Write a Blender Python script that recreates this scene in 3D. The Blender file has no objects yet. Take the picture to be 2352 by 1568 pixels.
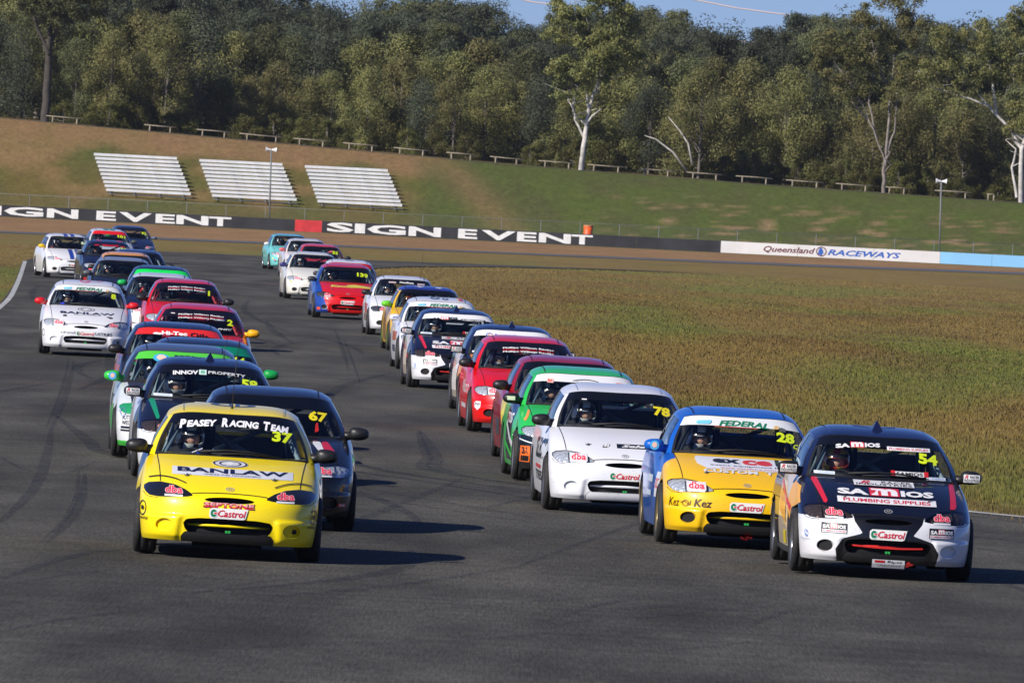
import bpy, math, random
import numpy as np
from mathutils import Vector, Matrix
from mathutils.bvhtree import BVHTree
R = math.radians
random.seed(7); RNG = np.random.default_rng(7)
SC = bpy.context.scene
COL = SC.collection

# ------------------------------------------------------------------ camera, sky, sun, exposure
CAM_H = 3.29; PITCH = 350.0/26133.0; ROLL = 0.05; HOR = 434.0; FPX = 26133.0
cam = bpy.data.objects.new('camera', bpy.data.cameras.new('camera')); COL.objects.link(cam)
cam.data.sensor_width = 36; cam.data.lens = 400; cam.data.clip_start = 1; cam.data.clip_end = 9000
F = Vector((0, math.cos(PITCH), -math.sin(PITCH))); U0 = Vector((0, math.sin(PITCH), math.cos(PITCH))); R0 = Vector((1, 0, 0))
Rv = R0*math.cos(ROLL)+U0*math.sin(ROLL); Uv = -R0*math.sin(ROLL)+U0*math.cos(ROLL)
mt = Matrix.Identity(4)
for i in range(3):
    mt[i][0] = Rv[i]; mt[i][1] = Uv[i]; mt[i][2] = -F[i]
mt[2][3] = CAM_H
cam.matrix_world = mt
cam.data.dof.use_dof = True; cam.data.dof.focus_distance = 118; cam.data.dof.aperture_fstop = 32
SC.camera = cam
SUN_EL = 31.0; SUN_AZ = 50.0      # azimuth: degrees to the left of straight behind the camera
sd = Vector((math.sin(R(SUN_AZ))*math.cos(R(SUN_EL)), math.cos(R(SUN_AZ))*math.cos(R(SUN_EL)), -math.sin(R(SUN_EL))))
sun = bpy.data.objects.new('sun', bpy.data.lights.new('sun', 'SUN')); COL.objects.link(sun)
sun.data.energy = 5.0; sun.data.angle = R(0.53); sun.data.color = (1.0, 0.94, 0.85)
sun.rotation_euler = sd.to_track_quat('-Z', 'Y').to_euler()
W = bpy.data.worlds.new('World'); SC.world = W; W.use_nodes = True
nt = W.node_tree; bg = nt.nodes['Background']
sky = nt.nodes.new('ShaderNodeTexSky'); sky.sky_type = 'NISHITA'; sky.sun_disc = False
sky.sun_elevation = R(SUN_EL)
sky.sun_rotation = math.atan2(-sd.x, -sd.y)
sky.altitude = 300; sky.air_density = 0.75; sky.dust_density = 0.15; sky.ozone_density = 3.5
tint = nt.nodes.new('ShaderNodeMix'); tint.data_type = 'RGBA'; tint.blend_type = 'MULTIPLY'; tint.inputs[0].default_value = 1
tint.inputs[7].default_value = (0.46, 0.57, .96, 1)
nt.links.new(sky.outputs[0], tint.inputs[6]); nt.links.new(tint.outputs[2], bg.inputs[0])
bg.inputs[1].default_value = 0.085
SC.view_settings.view_transform = 'Standard'; SC.view_settings.look = 'None'
SC.view_settings.gamma = 1; SC.view_settings.use_curve_mapping = False; SC.view_settings.exposure = 0.28
SC.cycles.max_bounces = 7; SC.cycles.transparent_max_bounces = 24; SC.cycles.caustics_reflective = False; SC.cycles.caustics_refractive = False
SC.render.film_transparent = False

def unroll(px, py):
    du = px-1176; dv = py-784
    return du+ROLL*dv, 784+dv-ROLL*du
def at(px, py, Y):
    "world point seen at (px,py) of the 2352 px wide photograph, Y metres away"
    u, y = unroll(px, py); k = Y/FPX
    return Vector((u*k, Y, CAM_H-(y-HOR)*k))
def gr(px, py, z=0.0):
    "world point on the level ground"
    u, y = unroll(px, py)
    Y = FPX*(CAM_H-z)/(y-HOR)
    return Vector((u*Y/FPX, Y, z))

# ------------------------------------------------------------------ materials
MATS = {}
def lin(c):
    return tuple(((v/255)/12.92 if v/255 <= .04045 else ((v/255+.055)/1.055)**2.4) for v in c)
def mat(name, col, rough=.5, metal=0, coat=0, spec=.5, noise=0, nscale=30, emit=None, alpha=None):
    if name in MATS: return MATS[name]
    m = bpy.data.materials.new(name); m.use_nodes = True; MATS[name] = m
    n = m.node_tree; b = n.nodes['Principled BSDF']
    b.inputs['Base Color'].default_value = (*col, 1); b.inputs['Roughness'].default_value = rough
    b.inputs['Metallic'].default_value = metal; b.inputs['Coat Weight'].default_value = coat; b.inputs['Coat Roughness'].default_value = .04
    b.inputs['Specular IOR Level'].default_value = spec
    if noise:
        tc = n.nodes.new('ShaderNodeTexCoord'); nz = n.nodes.new('ShaderNodeTexNoise'); nz.inputs['Scale'].default_value = nscale; nz.inputs['Detail'].default_value = 6
        mr = n.nodes.new('ShaderNodeMapRange'); mr.inputs[1].default_value = .3; mr.inputs[2].default_value = .7; mr.inputs[3].default_value = 1-noise; mr.inputs[4].default_value = 1+noise
        mx = n.nodes.new('ShaderNodeMix'); mx.data_type = 'RGBA'; mx.blend_type = 'MULTIPLY'; mx.inputs[0].default_value = 1
        mx.inputs[6].default_value = (*col, 1)
        n.links.new(tc.outputs['Object'], nz.inputs['Vector']); n.links.new(nz.outputs[0], mr.inputs[0]); n.links.new(mr.outputs[0], mx.inputs[7]); n.links.new(mx.outputs[2], b.inputs['Base Color'])
    return m
def hexc(c): return '%02x%02x%02x' % tuple(int(v) for v in c)
def paint(c):
    "car paint: clear coat over colour with a little road grime"
    k = 'paint_'+hexc(c)
    if k in MATS: return MATS[k]
    m = mat(k, lin(c), .38, 0, .7, .35)
    m.node_tree.nodes['Principled BSDF'].inputs['Coat Roughness'].default_value = .05
    n = m.node_tree; b = n.nodes['Principled BSDF']
    tc = n.nodes.new('ShaderNodeTexCoord'); nz = n.nodes.new('ShaderNodeTexNoise'); nz.inputs['Scale'].default_value = 5; nz.inputs['Detail'].default_value = 8; nz.inputs['Roughness'].default_value = .65
    sep = n.nodes.new('ShaderNodeSeparateXYZ')
    mr = n.nodes.new('ShaderNodeMapRange'); mr.inputs[1].default_value = .45; mr.inputs[2].default_value = .05; mr.inputs[3].default_value = .0; mr.inputs[4].default_value = .30
    mu = n.nodes.new('ShaderNodeMath'); mu.operation = 'MULTIPLY'
    mx = n.nodes.new('ShaderNodeMix'); mx.data_type = 'RGBA'
    mx.inputs[6].default_value = (*lin(c), 1); mx.inputs[7].default_value = (.05, .043, .036, 1)
    n.links.new(tc.outputs['Object'], nz.inputs['Vector']); n.links.new(tc.outputs['Object'], sep.inputs[0])
    n.links.new(sep.outputs[2], mr.inputs[0]); n.links.new(mr.outputs[0], mu.inputs[0]); n.links.new(nz.outputs[0], mu.inputs[1])
    sp_ = n.nodes.new('ShaderNodeTexNoise'); sp_.inputs['Scale'].default_value = 55; sp_.inputs['Detail'].default_value = 3
    th = n.nodes.new('ShaderNodeMapRange'); th.inputs[1].default_value = .66; th.inputs[2].default_value = .72; th.inputs[3].default_value = 0; th.inputs[4].default_value = .8
    lo = n.nodes.new('ShaderNodeMapRange'); lo.inputs[1].default_value = .62; lo.inputs[2].default_value = .25; lo.inputs[3].default_value = 0; lo.inputs[4].default_value = 1
    m2 = n.nodes.new('ShaderNodeMath'); m2.operation = 'MULTIPLY'; m3 = n.nodes.new('ShaderNodeMath'); m3.operation = 'MAXIMUM'
    n.links.new(tc.outputs['Object'], sp_.inputs['Vector']); n.links.new(sp_.outputs[0], th.inputs[0]); n.links.new(sep.outputs[2], lo.inputs[0])
    n.links.new(th.outputs[0], m2.inputs[0]); n.links.new(lo.outputs[0], m2.inputs[1]); n.links.new(m2.outputs[0], m3.inputs[0]); n.links.new(mu.outputs[0], m3.inputs[1])
    n.links.new(m3.outputs[0], mx.inputs[0]); n.links.new(mx.outputs[2], b.inputs['Base Color'])
    return m
def vinyl(c): return mat('vinyl_'+hexc(c), lin(c), .35, 0, .3)
def glassy(name, tintc, mixf=.92):
    if name in MATS: return MATS[name]
    m = bpy.data.materials.new(name); m.use_nodes = True; MATS[name] = m
    n = m.node_tree; n.nodes.clear()
    o = n.nodes.new('ShaderNodeOutputMaterial'); t = n.nodes.new('ShaderNodeBsdfTransparent'); g = n.nodes.new('ShaderNodeBsdfGlossy')
    t.inputs[0].default_value = (*tintc, 1); g.inputs['Roughness'].default_value = .02; g.inputs[0].default_value = (1, 1, 1, 1)
    ge = n.nodes.new('ShaderNodeNewGeometry'); dt = n.nodes.new('ShaderNodeVectorMath'); dt.operation = 'DOT_PRODUCT'; n.links.new(ge.outputs['Incoming'], dt.inputs[0]); n.links.new(ge.outputs['Normal'], dt.inputs[1])
    def mth(op, a, b=0):
        q = n.nodes.new('ShaderNodeMath'); q.operation = op
        for i, v in enumerate((a, b)):
            if isinstance(v, (int, float)): q.inputs[i].default_value = v
            else: n.links.new(v, q.inputs[i])
        return q.outputs[0]
    fr = mth('ADD', mth('MULTIPLY', mth('POWER', mth('SUBTRACT', 1.0, mth('ABSOLUTE', dt.outputs['Value'])), 5.0), .92), .05)
    mx = n.nodes.new('ShaderNodeMixShader')
    n.links.new(fr, mx.inputs[0]); n.links.new(t.outputs[0], mx.inputs[1]); n.links.new(g.outputs[0], mx.inputs[2]); n.links.new(mx.outputs[0], o.inputs[0])
    return m
BLACKP = mat('black_plastic', (.012, .012, .013), .45, noise=.3, nscale=40)
RUBBER = mat('tyre_rubber', (.018, .017, .017), .75, noise=.35, nscale=25)
DARK = mat('dark_void', (.006, .006, .007), .9)
TRIM = mat('matt_black_trim', (.008, .008, .008), .6)
CAB = mat('cabin_grey', (.035, .04, .045), .7, noise=.2, nscale=9)
GREYM = mat('grey_metal', (.25, .26, .27), .4, .8)
CHROME = mat('chrome', (.75, .76, .78), .12, 1)
GLASS = glassy('windscreen_glass', (.90, .94, .93))
SGLASS = glassy('side_glass', (.84, .87, .87))
RGLASS = glassy('rear_glass', (.80, .85, .85))
SKIN = mat('skin', (.42, .22, .15), .5)

# ------------------------------------------------------------------ object helpers
def mkmesh(name, V, Fc, mats=None, midx=None, smooth=True):
    me = bpy.data.meshes.new(name)
    V = np.asarray(V, float)
    me.from_pydata(V.tolist() if len(V) else [], [], [tuple(int(i) for i in f) for f in Fc])
    for m in (mats or []): me.materials.append(m)
    if midx is not None: me.polygons.foreach_set('material_index', np.asarray(midx, dtype=np.int32))
    if smooth: me.polygons.foreach_set('use_smooth', [True]*len(me.polygons))
    me.update(); return me
def ob(name, me, parent=None, mt=None, label=None):
    o = bpy.data.objects.new(name, me); COL.objects.link(o)
    if parent: o.parent = parent
    if mt is not None:
        if len(me.materials) == 0: me.materials.append(None)
        o.material_slots[0].link = 'OBJECT'; o.material_slots[0].material = mt
    if label: o['label'] = label
    return o
def tag(o, label=None, cat=None, group=None, kind=None):
    if label: o['label'] = label
    if cat: o['category'] = cat
    if group: o['group'] = group
    if kind: o['kind'] = kind
    return o
def empty(name, loc, rz=0):
    o = bpy.data.objects.new(name, None); COL.objects.link(o); o.location = loc; o.rotation_euler = (0, 0, rz); o.empty_display_size = .2
    return o
class MB:
    def __init__(s): s.V = []; s.F = []; s.M = []
    def add(s, V, Fc, m=0):
        b = len(s.V); s.V += [tuple(map(float, v)) for v in V]; s.F += [tuple(i+b for i in f) for f in Fc]; s.M += [m]*len(Fc); return s
    def box(s, c, h, m=0, rot=None, taper=1):
        pts = []
        for z in (-1, 1):
            for x, y in ((-1, -1), (1, -1), (1, 1), (-1, 1)):
                k = taper if z > 0 else 1
                p = Vector((x*h[0]*k, y*h[1]*k, z*h[2]))
                if rot: p = rot @ p
                pts.append((p.x+c[0], p.y+c[1], p.z+c[2]))
        return s.add(pts, [(3, 2, 1, 0), (4, 5, 6, 7), (0, 1, 5, 4), (1, 2, 6, 5), (2, 3, 7, 6), (3, 0, 4, 7)], m)
    def tube(s, P, r, n=7, m=0, cap=True):
        P = [Vector(p) for p in P]; rs = r if isinstance(r, (list, tuple)) else [r]*len(P)
        V = []; up = None
        for i, p in enumerate(P):
            d = (P[min(i+1, len(P)-1)]-P[max(i-1, 0)]).normalized()
            if up is None: up = Vector((0, 0, 1)) if abs(d.z) < .9 else Vector((1, 0, 0))
            a = d.cross(up).normalized(); b = a.cross(d).normalized(); up = b
            for k in range(n):
                t = 2*math.pi*k/n; V.append(p+a*(math.cos(t)*rs[i])+b*(math.sin(t)*rs[i]))
        Fc = [(i*n+k, i*n+(k+1) % n, (i+1)*n+(k+1) % n, (i+1)*n+k) for i in range(len(P)-1) for k in range(n)]
        if cap: Fc += [tuple(range(n-1, -1, -1)), tuple((len(P)-1)*n+k for k in range(n))]
        return s.add(V, Fc, m)
    def lathe(s, prof, c=(0, 0, 0), axis='x', n=28, m=0):
        V = []
        for (a, r) in prof:
            for k in range(n):
                t = 2*math.pi*k/n; q = (math.cos(t)*r, math.sin(t)*r)
                V.append({'x': (a, q[0], q[1]), 'y': (q[0], a, q[1]), 'z': (q[0], q[1], a)}[axis])
        V = [(v[0]+c[0], v[1]+c[1], v[2]+c[2]) for v in V]
        Fc = [(i*n+k, i*n+(k+1) % n, (i+1)*n+(k+1) % n, (i+1)*n+k) for i in range(len(prof)-1) for k in range(n)]
        return s.add(V, Fc, m)
    def ball(s, c, r, nu=14, nv=9, m=0):
        r = r if isinstance(r, (tuple, list)) else (r, r, r); V = []
        for j in range(nv+1):
            a = math.pi*j/nv
            for i in range(nu):
                t = 2*math.pi*i/nu; V.append((c[0]+r[0]*math.sin(a)*math.cos(t), c[1]+r[1]*math.sin(a)*math.sin(t), c[2]+r[2]*math.cos(a)))
        return s.add(V, [(j*nu+i, j*nu+(i+1) % nu, (j+1)*nu+(i+1) % nu, (j+1)*nu+i) for j in range(nv) for i in range(nu)], m)
    def mesh(s, name, mats=None, smooth=True): return mkmesh(name, s.V, s.F, mats, s.M, smooth)
def autosmooth(me, ang=40):
    try: me.set_sharp_from_angle(angle=R(ang))
    except Exception: pass
    return me

# piecewise curve (monotone cubic)
def pchip(tab):
    x = np.array([t[0] for t in tab], float); y = np.array([t[1] for t in tab], float)
    h = np.diff(x); d = np.diff(y)/h; m = np.zeros(len(x))
    m[0] = d[0]; m[-1] = d[-1]
    for i in range(1, len(x)-1):
        if d[i-1]*d[i] > 0:
            w1 = 2*h[i]+h[i-1]; w2 = h[i]+2*h[i-1]; m[i] = (w1+w2)/(w1/d[i-1]+w2/d[i])
    def f(q):
        q = np.clip(np.asarray(q, float), x[0], x[-1]); i = np.clip(np.searchsorted(x, q)-1, 0, len(x)-2)
        t = (q-x[i])/h[i]
        return ((1+2*t)*(1-t)**2*y[i]+t*(1-t)**2*h[i]*m[i]+t*t*(3-2*t)*y[i+1]+t*t*(t-1)*h[i]*m[i+1])
    return f
# ------------------------------------------------------------------ ground, bank, track
HTOP = lambda X: np.interp(X, [-200, -35, -18, 0, 18, 35, 200], [6.7, 6.3, 5.6, 4.85, 4.35, 4.0, 3.6])
def smooth(t): t = np.clip(t, 0, 1); return t*t*(3-2*t)
def hz(X, Y):
    r = np.clip((Y-712)/42.0, 0, 1); r = .65*r+.35*smooth(r)
    h = HTOP(X)*r-.03
    h = h+np.where(Y > 754, (Y-754)*.008, 0)
    return h
def attr_col(me, name, cols):
    a = me.color_attributes.new(name, 'FLOAT_COLOR', 'POINT')
    a.data.foreach_set('color', np.concatenate([cols, np.ones((len(cols), 1))], 1).astype(np.float32).ravel())
def vnoise(X, Y, sx, sy, seed=0):
    "cheap smooth value noise"
    r = np.random.default_rng(seed); T = r.random((64, 64))
    x = X/sx; y = Y/sy; xi = np.floor(x).astype(int); yi = np.floor(y).astype(int); fx = x-xi; fy = y-yi
    fx = fx*fx*(3-2*fx); fy = fy*fy*(3-2*fy)
    g = lambda a, b: T[a % 64, b % 64]
    return (g(xi, yi)*(1-fx)+g(xi+1, yi)*fx)*(1-fy)+(g(xi, yi+1)*(1-fx)+g(xi+1, yi+1)*fx)*fy
OLIVE = np.array(lin((119, 100, 54))); BROWN = np.array(lin((150, 118, 82))); GREEN = np.array(lin((92, 106, 46)))
TAN = np.array(lin((160, 132, 98))); REDB = np.array(lin((92, 68, 44))); DKG = np.array(lin((90, 92, 52))); STRAW = np.array(lin((136, 118, 72)))
INNER = [(30, 95), (14, 110), (9, 118.5), (5.66, 124.5), (5.16, 125.6), (3.7, 130), (2.9, 137), (2.35, 146), (1.8, 160), (.7, 187), (-.7, 240), (-2.3, 290), (-3.9, 320), (-5.2, 365), (-6.0, 400), (-5.6, 430), (-4.2, 452), (-1.6, 472), (3, 491), (9, 503)]
OUTER = [(9.2, 503.4), (5, 500), (-3, 484), (-8, 475), (-14.5, 468), (-17, 455), (-17.5, 430), (-16.8, 388), (-13.6, 309), (-11.96, 264.7), (-10.8, 220), (-10.6, 170), (-12, 120), (-16, 90), (-30, 50), (-60, 10)]
_iy = np.array([p[1] for p in INNER[3:]]); _ix = np.array([p[0] for p in INNER[3:]])
def inner_x(Y): return np.interp(Y, _iy, _ix)
STRIP_Y = lambda X: np.interp(X, [-60, -24.8, -8.7, 8.7, 28.4, 80], [500, 548, 573, 597, 637, 740])
def land_col(X, Y):
    X = np.asarray(X, float); Y = np.asarray(Y, float)
    n1 = vnoise(X, Y, 3.5, 22, 1); n2 = vnoise(X, Y, 1.2, 7, 2); n3 = vnoise(X, Y, 9, 60, 3); n4 = vnoise(X, Y, .5, 3, 4)
    mixc = lambda a, b, t: a*(1-t)[:, None]+b*t[:, None]
    c = mixc(np.tile(OLIVE, (len(X), 1)), np.tile(GREEN, (len(X), 1)), smooth((n1*.6+n3*.4-.42)*2.6)*.75)
    c = mixc(c, np.tile(REDB, (len(X), 1)), smooth((vnoise(X, Y, 2.8, 16, 9)*.65+n2*.35-.45)*3.5)*.42)
    c = mixc(c, np.tile(STRAW, (len(X), 1)), smooth((n4-.55)*3)*.25+smooth((Y-330)/150)*.35)
    # reddish dry belt beside the track
    e = X-inner_x(Y)
    c = mixc(c, np.tile(REDB*.85, (len(X), 1)), np.where((Y < 300) & (e > 0), np.exp(-((e-1.1)/.7)**2), 0)*.6*smooth((300-Y)/60))
    c = mixc(c, np.tile(STRAW, (len(X), 1)), np.where((Y < 200) & (e > -1) & (e < .35), .7, 0))
    # beyond the first strip: dry brown up to the wall
    c = c*1.10
    sy = STRIP_Y(X)
    t = smooth((Y-sy-6)/10)
    c = mixc(c, np.tile(BROWN, (len(X), 1))*(.86+.28*n2[:, None]), t)
    c = mixc(c, np.tile(STRAW, (len(X), 1)), smooth((Y-688)/8)*.55*(Y < 712))
    # bank
    b = smooth((Y-706)/4)
    r = np.clip((Y-712)/42, 0, 1)
    g = mixc(np.tile(GREEN*.92, (len(X), 1)), np.tile(DKG, (len(X), 1)), n2)
    pat = smooth((vnoise(X, Y, .55, 1.3, 12)-.70)*8)*smooth((X-2)/8)*np.exp(-((r-.38)/.3)**2)
    g = mixc(g, np.tile(TAN, (len(X), 1)), pat*.8)
    left = smooth((-5.5-X)/3+ (n1-.5)*1.0)
    g2 = mixc(np.tile(BROWN*.98, (len(X), 1)), np.tile(STRAW*.9, (len(X), 1)), n2*.7)
    brown_line = smooth((r-.66+.22*smooth((X+26)/-8)+(n1-.5)*.2)*7)
    gl = mixc(mixc(g, np.tile(OLIVE, (len(X), 1)), n1*.8), g2, brown_line)
    gl = mixc(gl, g2, smooth((vnoise(X, Y, 2, 6, 15)-.62)*6)*.7)
    bc = mixc(g, gl, left)
    bc = mixc(bc, np.tile(BROWN, (len(X), 1)), np.exp(-((X+5.5-(1-r)*6)/1.3)**2)*.5)
    bc = mixc(bc, np.tile(STRAW*.7, (len(X), 1)), smooth((Y-757)/4)*.9)
    return mixc(c, bc, b)*.86
def ground_mat():
    m = bpy.data.materials.new('dry_grassland'); m.use_nodes = True; n = m.node_tree; b = n.nodes['Principled BSDF']
    b.inputs['Roughness'].default_value = 1; b.inputs['Specular IOR Level'].default_value = .1
    a = n.nodes.new('ShaderNodeVertexColor'); a.layer_name = 'Col'
    g = n.nodes.new('ShaderNodeNewGeometry'); mp = n.nodes.new('ShaderNodeMapping'); mp.inputs['Scale'].default_value = (1, .22, 1)
    n1 = n.nodes.new('ShaderNodeTexNoise'); n1.inputs['Scale'].default_value = 2.2; n1.inputs['Detail'].default_value = 10; n1.inputs['Roughness'].default_value = .7
    mr = n.nodes.new('ShaderNodeMapRange'); mr.inputs[1].default_value = .32; mr.inputs[2].default_value = .68; mr.inputs[3].default_value = .78; mr.inputs[4].default_value = 1.2
    mx = n.nodes.new('ShaderNodeMix'); mx.data_type = 'RGBA'; mx.blend_type = 'MULTIPLY'; mx.inputs[0].default_value = 1
    n.links.new(g.outputs['Position'], mp.inputs[0]); n.links.new(mp.outputs[0], n1.inputs['Vector']); n.links.new(n1.outputs[0], mr.inputs[0])
    n2 = n.nodes.new('ShaderNodeTexNoise'); n2.inputs['Scale'].default_value = 4.5; n2.inputs['Detail'].default_value = 6; n2.inputs['Roughness'].default_value = .7; m2 = n.nodes.new('ShaderNodeMapRange'); m2.inputs[1].default_value = .33; m2.inputs[2].default_value = .67; m2.inputs[3].default_value = .80; m2.inputs[4].default_value = 1.2
    mu = n.nodes.new('ShaderNodeMath'); mu.operation = 'MULTIPLY'; mp2 = n.nodes.new('ShaderNodeMapping'); mp2.inputs['Scale'].default_value = (1, .35, 1); n.links.new(g.outputs['Position'], mp2.inputs[0]); n.links.new(mp2.outputs[0], n2.inputs['Vector']); n.links.new(n2.outputs[0], m2.inputs[0]); n.links.new(m2.outputs[0], mu.inputs[0]); n.links.new(mr.outputs[0], mu.inputs[1])
    n.links.new(a.outputs[0], mx.inputs[6]); n.links.new(mu.outputs[0], mx.inputs[7]); n.links.new(mx.outputs[2], b.inputs['Base Color'])
    bp = n.nodes.new('ShaderNodeBump'); bp.inputs['Strength'].default_value = .35; bp.inputs['Distance'].default_value = .08
    n.links.new(n1.outputs[0], bp.inputs['Height']); n.links.new(bp.outputs[0], b.inputs['Normal'])
    return m
GM = ground_mat()
xs = np.concatenate([[-3000, -1200, -500, -200, -120, -80], np.arange(-56, 57, .8), [80, 120, 200, 500, 1200, 3000]])
ys = np.concatenate([[-400, -50, 0, 40, 80], np.arange(100, 700, 3.0), np.arange(700, 766, 1.2), np.arange(768, 900, 8), [950, 1100, 1500, 2500, 5000]])
GX, GY = np.meshgrid(xs, ys); GX = GX.ravel(); GY = GY.ravel()
GV = np.stack([GX, GY, hz(GX, GY)], 1); nx = len(xs); ny = len(ys)
I = (np.arange(ny-1)[:, None]*nx+np.arange(nx-1)[None, :]).ravel()
gm = mkmesh('ground', GV, np.stack([I, I+1, I+1+nx, I+nx], 1), [GM]); attr_col(gm, 'Col', land_col(GX, GY))
tag(ob('ground', gm), kind='structure')

def asphalt():
    m = bpy.data.materials.new('race_asphalt'); m.use_nodes = True; n = m.node_tree; b = n.nodes['Principled BSDF']
    b.inputs['Roughness'].default_value = .9; b.inputs['Specular IOR Level'].default_value = .12
    g = n.nodes.new('ShaderNodeNewGeometry')
    def nz(scale, vec=(1, 1, 1), det=5, ro=.6, rz=0):
        mp = n.nodes.new('ShaderNodeMapping'); mp.inputs['Scale'].default_value = vec; mp.inputs['Rotation'].default_value = (0, 0, rz)
        t = n.nodes.new('ShaderNodeTexNoise'); t.inputs['Scale'].default_value = scale; t.inputs['Detail'].default_value = det; t.inputs['Roughness'].default_value = ro
        n.links.new(g.outputs['Position'], mp.inputs[0]); n.links.new(mp.outputs[0], t.inputs['Vector']); return t.outputs[0]
    def rng(x, a, b2, c, d):
        r = n.nodes.new('ShaderNodeMapRange'); r.inputs[1].default_value = a; r.inputs[2].default_value = b2; r.inputs[3].default_value = c; r.inputs[4].default_value = d; n.links.new(x, r.inputs[0]); return r.outputs[0]
    def mul(a, c):
        q = n.nodes.new('ShaderNodeMath'); q.operation = 'MULTIPLY'; n.links.new(a, q.inputs[0]); n.links.new(c, q.inputs[1]); return q.outputs[0]
    fine = rng(nz(45, (1, .03, 1), 5, .8), .3, .7, .52, 1.50)
    grit = rng(nz(1.6, (.07, 1, 1), 8, .75), .35, .65, .80, 1.18)
    streak = rng(nz(.55, (1, .22, 1), 6, .6, R(14)), .38, .62, .72, 1.2)
    rub = rng(nz(.9, (1, .09, 1), 4, .6, R(-3)), .40, .60, .84, 1.08)
    big = rng(nz(.22, (1, .12, 1), 3), .38, .62, .82, 1.14)
    v = mul(mul(mul(mul(fine, grit), streak), rub), big)
    mx = n.nodes.new('ShaderNodeMix'); mx.data_type = 'RGBA'; mx.blend_type = 'MULTIPLY'; mx.inputs[0].default_value = 1; mx.inputs[6].default_value = (.077, .0725, .060, 1)
    n.links.new(v, mx.inputs[7]); n.links.new(mx.outputs[2], b.inputs['Base Color'])
    bp = n.nodes.new('ShaderNodeBump'); bp.inputs['Strength'].default_value = .35; bp.inputs['Distance'].default_value = .01
    n.links.new(fine, bp.inputs['Height']); n.links.new(bp.outputs[0], b.inputs['Normal'])
    return m
ASPH = asphalt()
def curve_pts(P, k=8):
    P = [np.array(p, float) for p in P]; out = []
    for i in range(len(P)-1):
        a = P[max(i-1, 0)]; b = P[i]; c = P[i+1]; d = P[min(i+2, len(P)-1)]
        for j in range(k):
            t = j/k; out.append(.5*((2*b)+(-a+c)*t+(2*a-5*b+4*c-d)*t*t+(-a+3*b-3*c+d)*t**3))
    out.append(P[-1]); return out
def flat_poly(name, P, z, m):
    from mathutils.geometry import tessellate_polygon
    V = [(p[0], p[1], z) for p in P]
    T = tessellate_polygon([[Vector(v) for v in V]])
    return mkmesh(name, V, T, [m], smooth=False)
poly = INNER+OUTER+[(-60, -30), (80, -30), (80, 60)]
tag(ob('race_track', flat_poly('race_track', poly, 0.0, ASPH)), kind='structure')
def ribbon(P, w, z, zfun=None):
    "flat strip along a polyline; w number or function of 0..1"
    V = []; n = len(P)
    for i, p in enumerate(P):
        d = np.array(P[min(i+1, n-1)][:2], float)-np.array(P[max(i-1, 0)][:2], float); d /= max(np.linalg.norm(d), 1e-9); nn = np.array([-d[1], d[0]])
        ww = w(i/(n-1)) if callable(w) else w
        for s in (-.5, .5):
            q = np.array(p[:2], float)+nn*ww*s; V.append((q[0], q[1], (zfun(q[0], q[1]) if zfun else 0)+z))
    return V, [(2*i, 2*i+1, 2*i+3, 2*i+2) for i in range(n-1)]
WHITEL = mat('worn_white_line', (.40, .40, .38), .8, noise=.35, nscale=1.5)
V, Fc = ribbon(curve_pts([(p[0]+.08, p[1]) for p in OUTER[7:13]]), .13, .004)
tag(ob('edge_line', mkmesh('edge_line', V, Fc, [WHITEL])), kind='structure')
V, Fc = ribbon(curve_pts([(30, 94.5), (14, 109.4), (8.9, 118), (5.55, 124.2), (5.0, 125.4)]), .22, .004)
tag(ob('edge_line', mkmesh('edge_line', V, Fc, [WHITEL])), kind='structure')
ROADM = mat('old_grey_asphalt', (.085, .085, .09), .9, noise=.25, nscale=.4)
V, Fc = ribbon(curve_pts([(-60, 500), (-24.8, 548), (-8.7, 573), (8.7, 597), (28.4, 637), (60, 700)]), 9, -.012)
tag(ob('far_straight', mkmesh('far_straight', V, Fc, [ROADM])), kind='structure')
V, Fc = ribbon([(x, 757+.0*x) for x in np.arange(-60, 61, 2.)], 2.6, .03, lambda x, y: float(hz(np.array(x), np.array(y))))
tag(ob('service_road', mkmesh('service_road', V, Fc, [mat('service_road_gravel', (.10, .095, .09), 1, noise=.3, nscale=.6)])), kind='structure')
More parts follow.
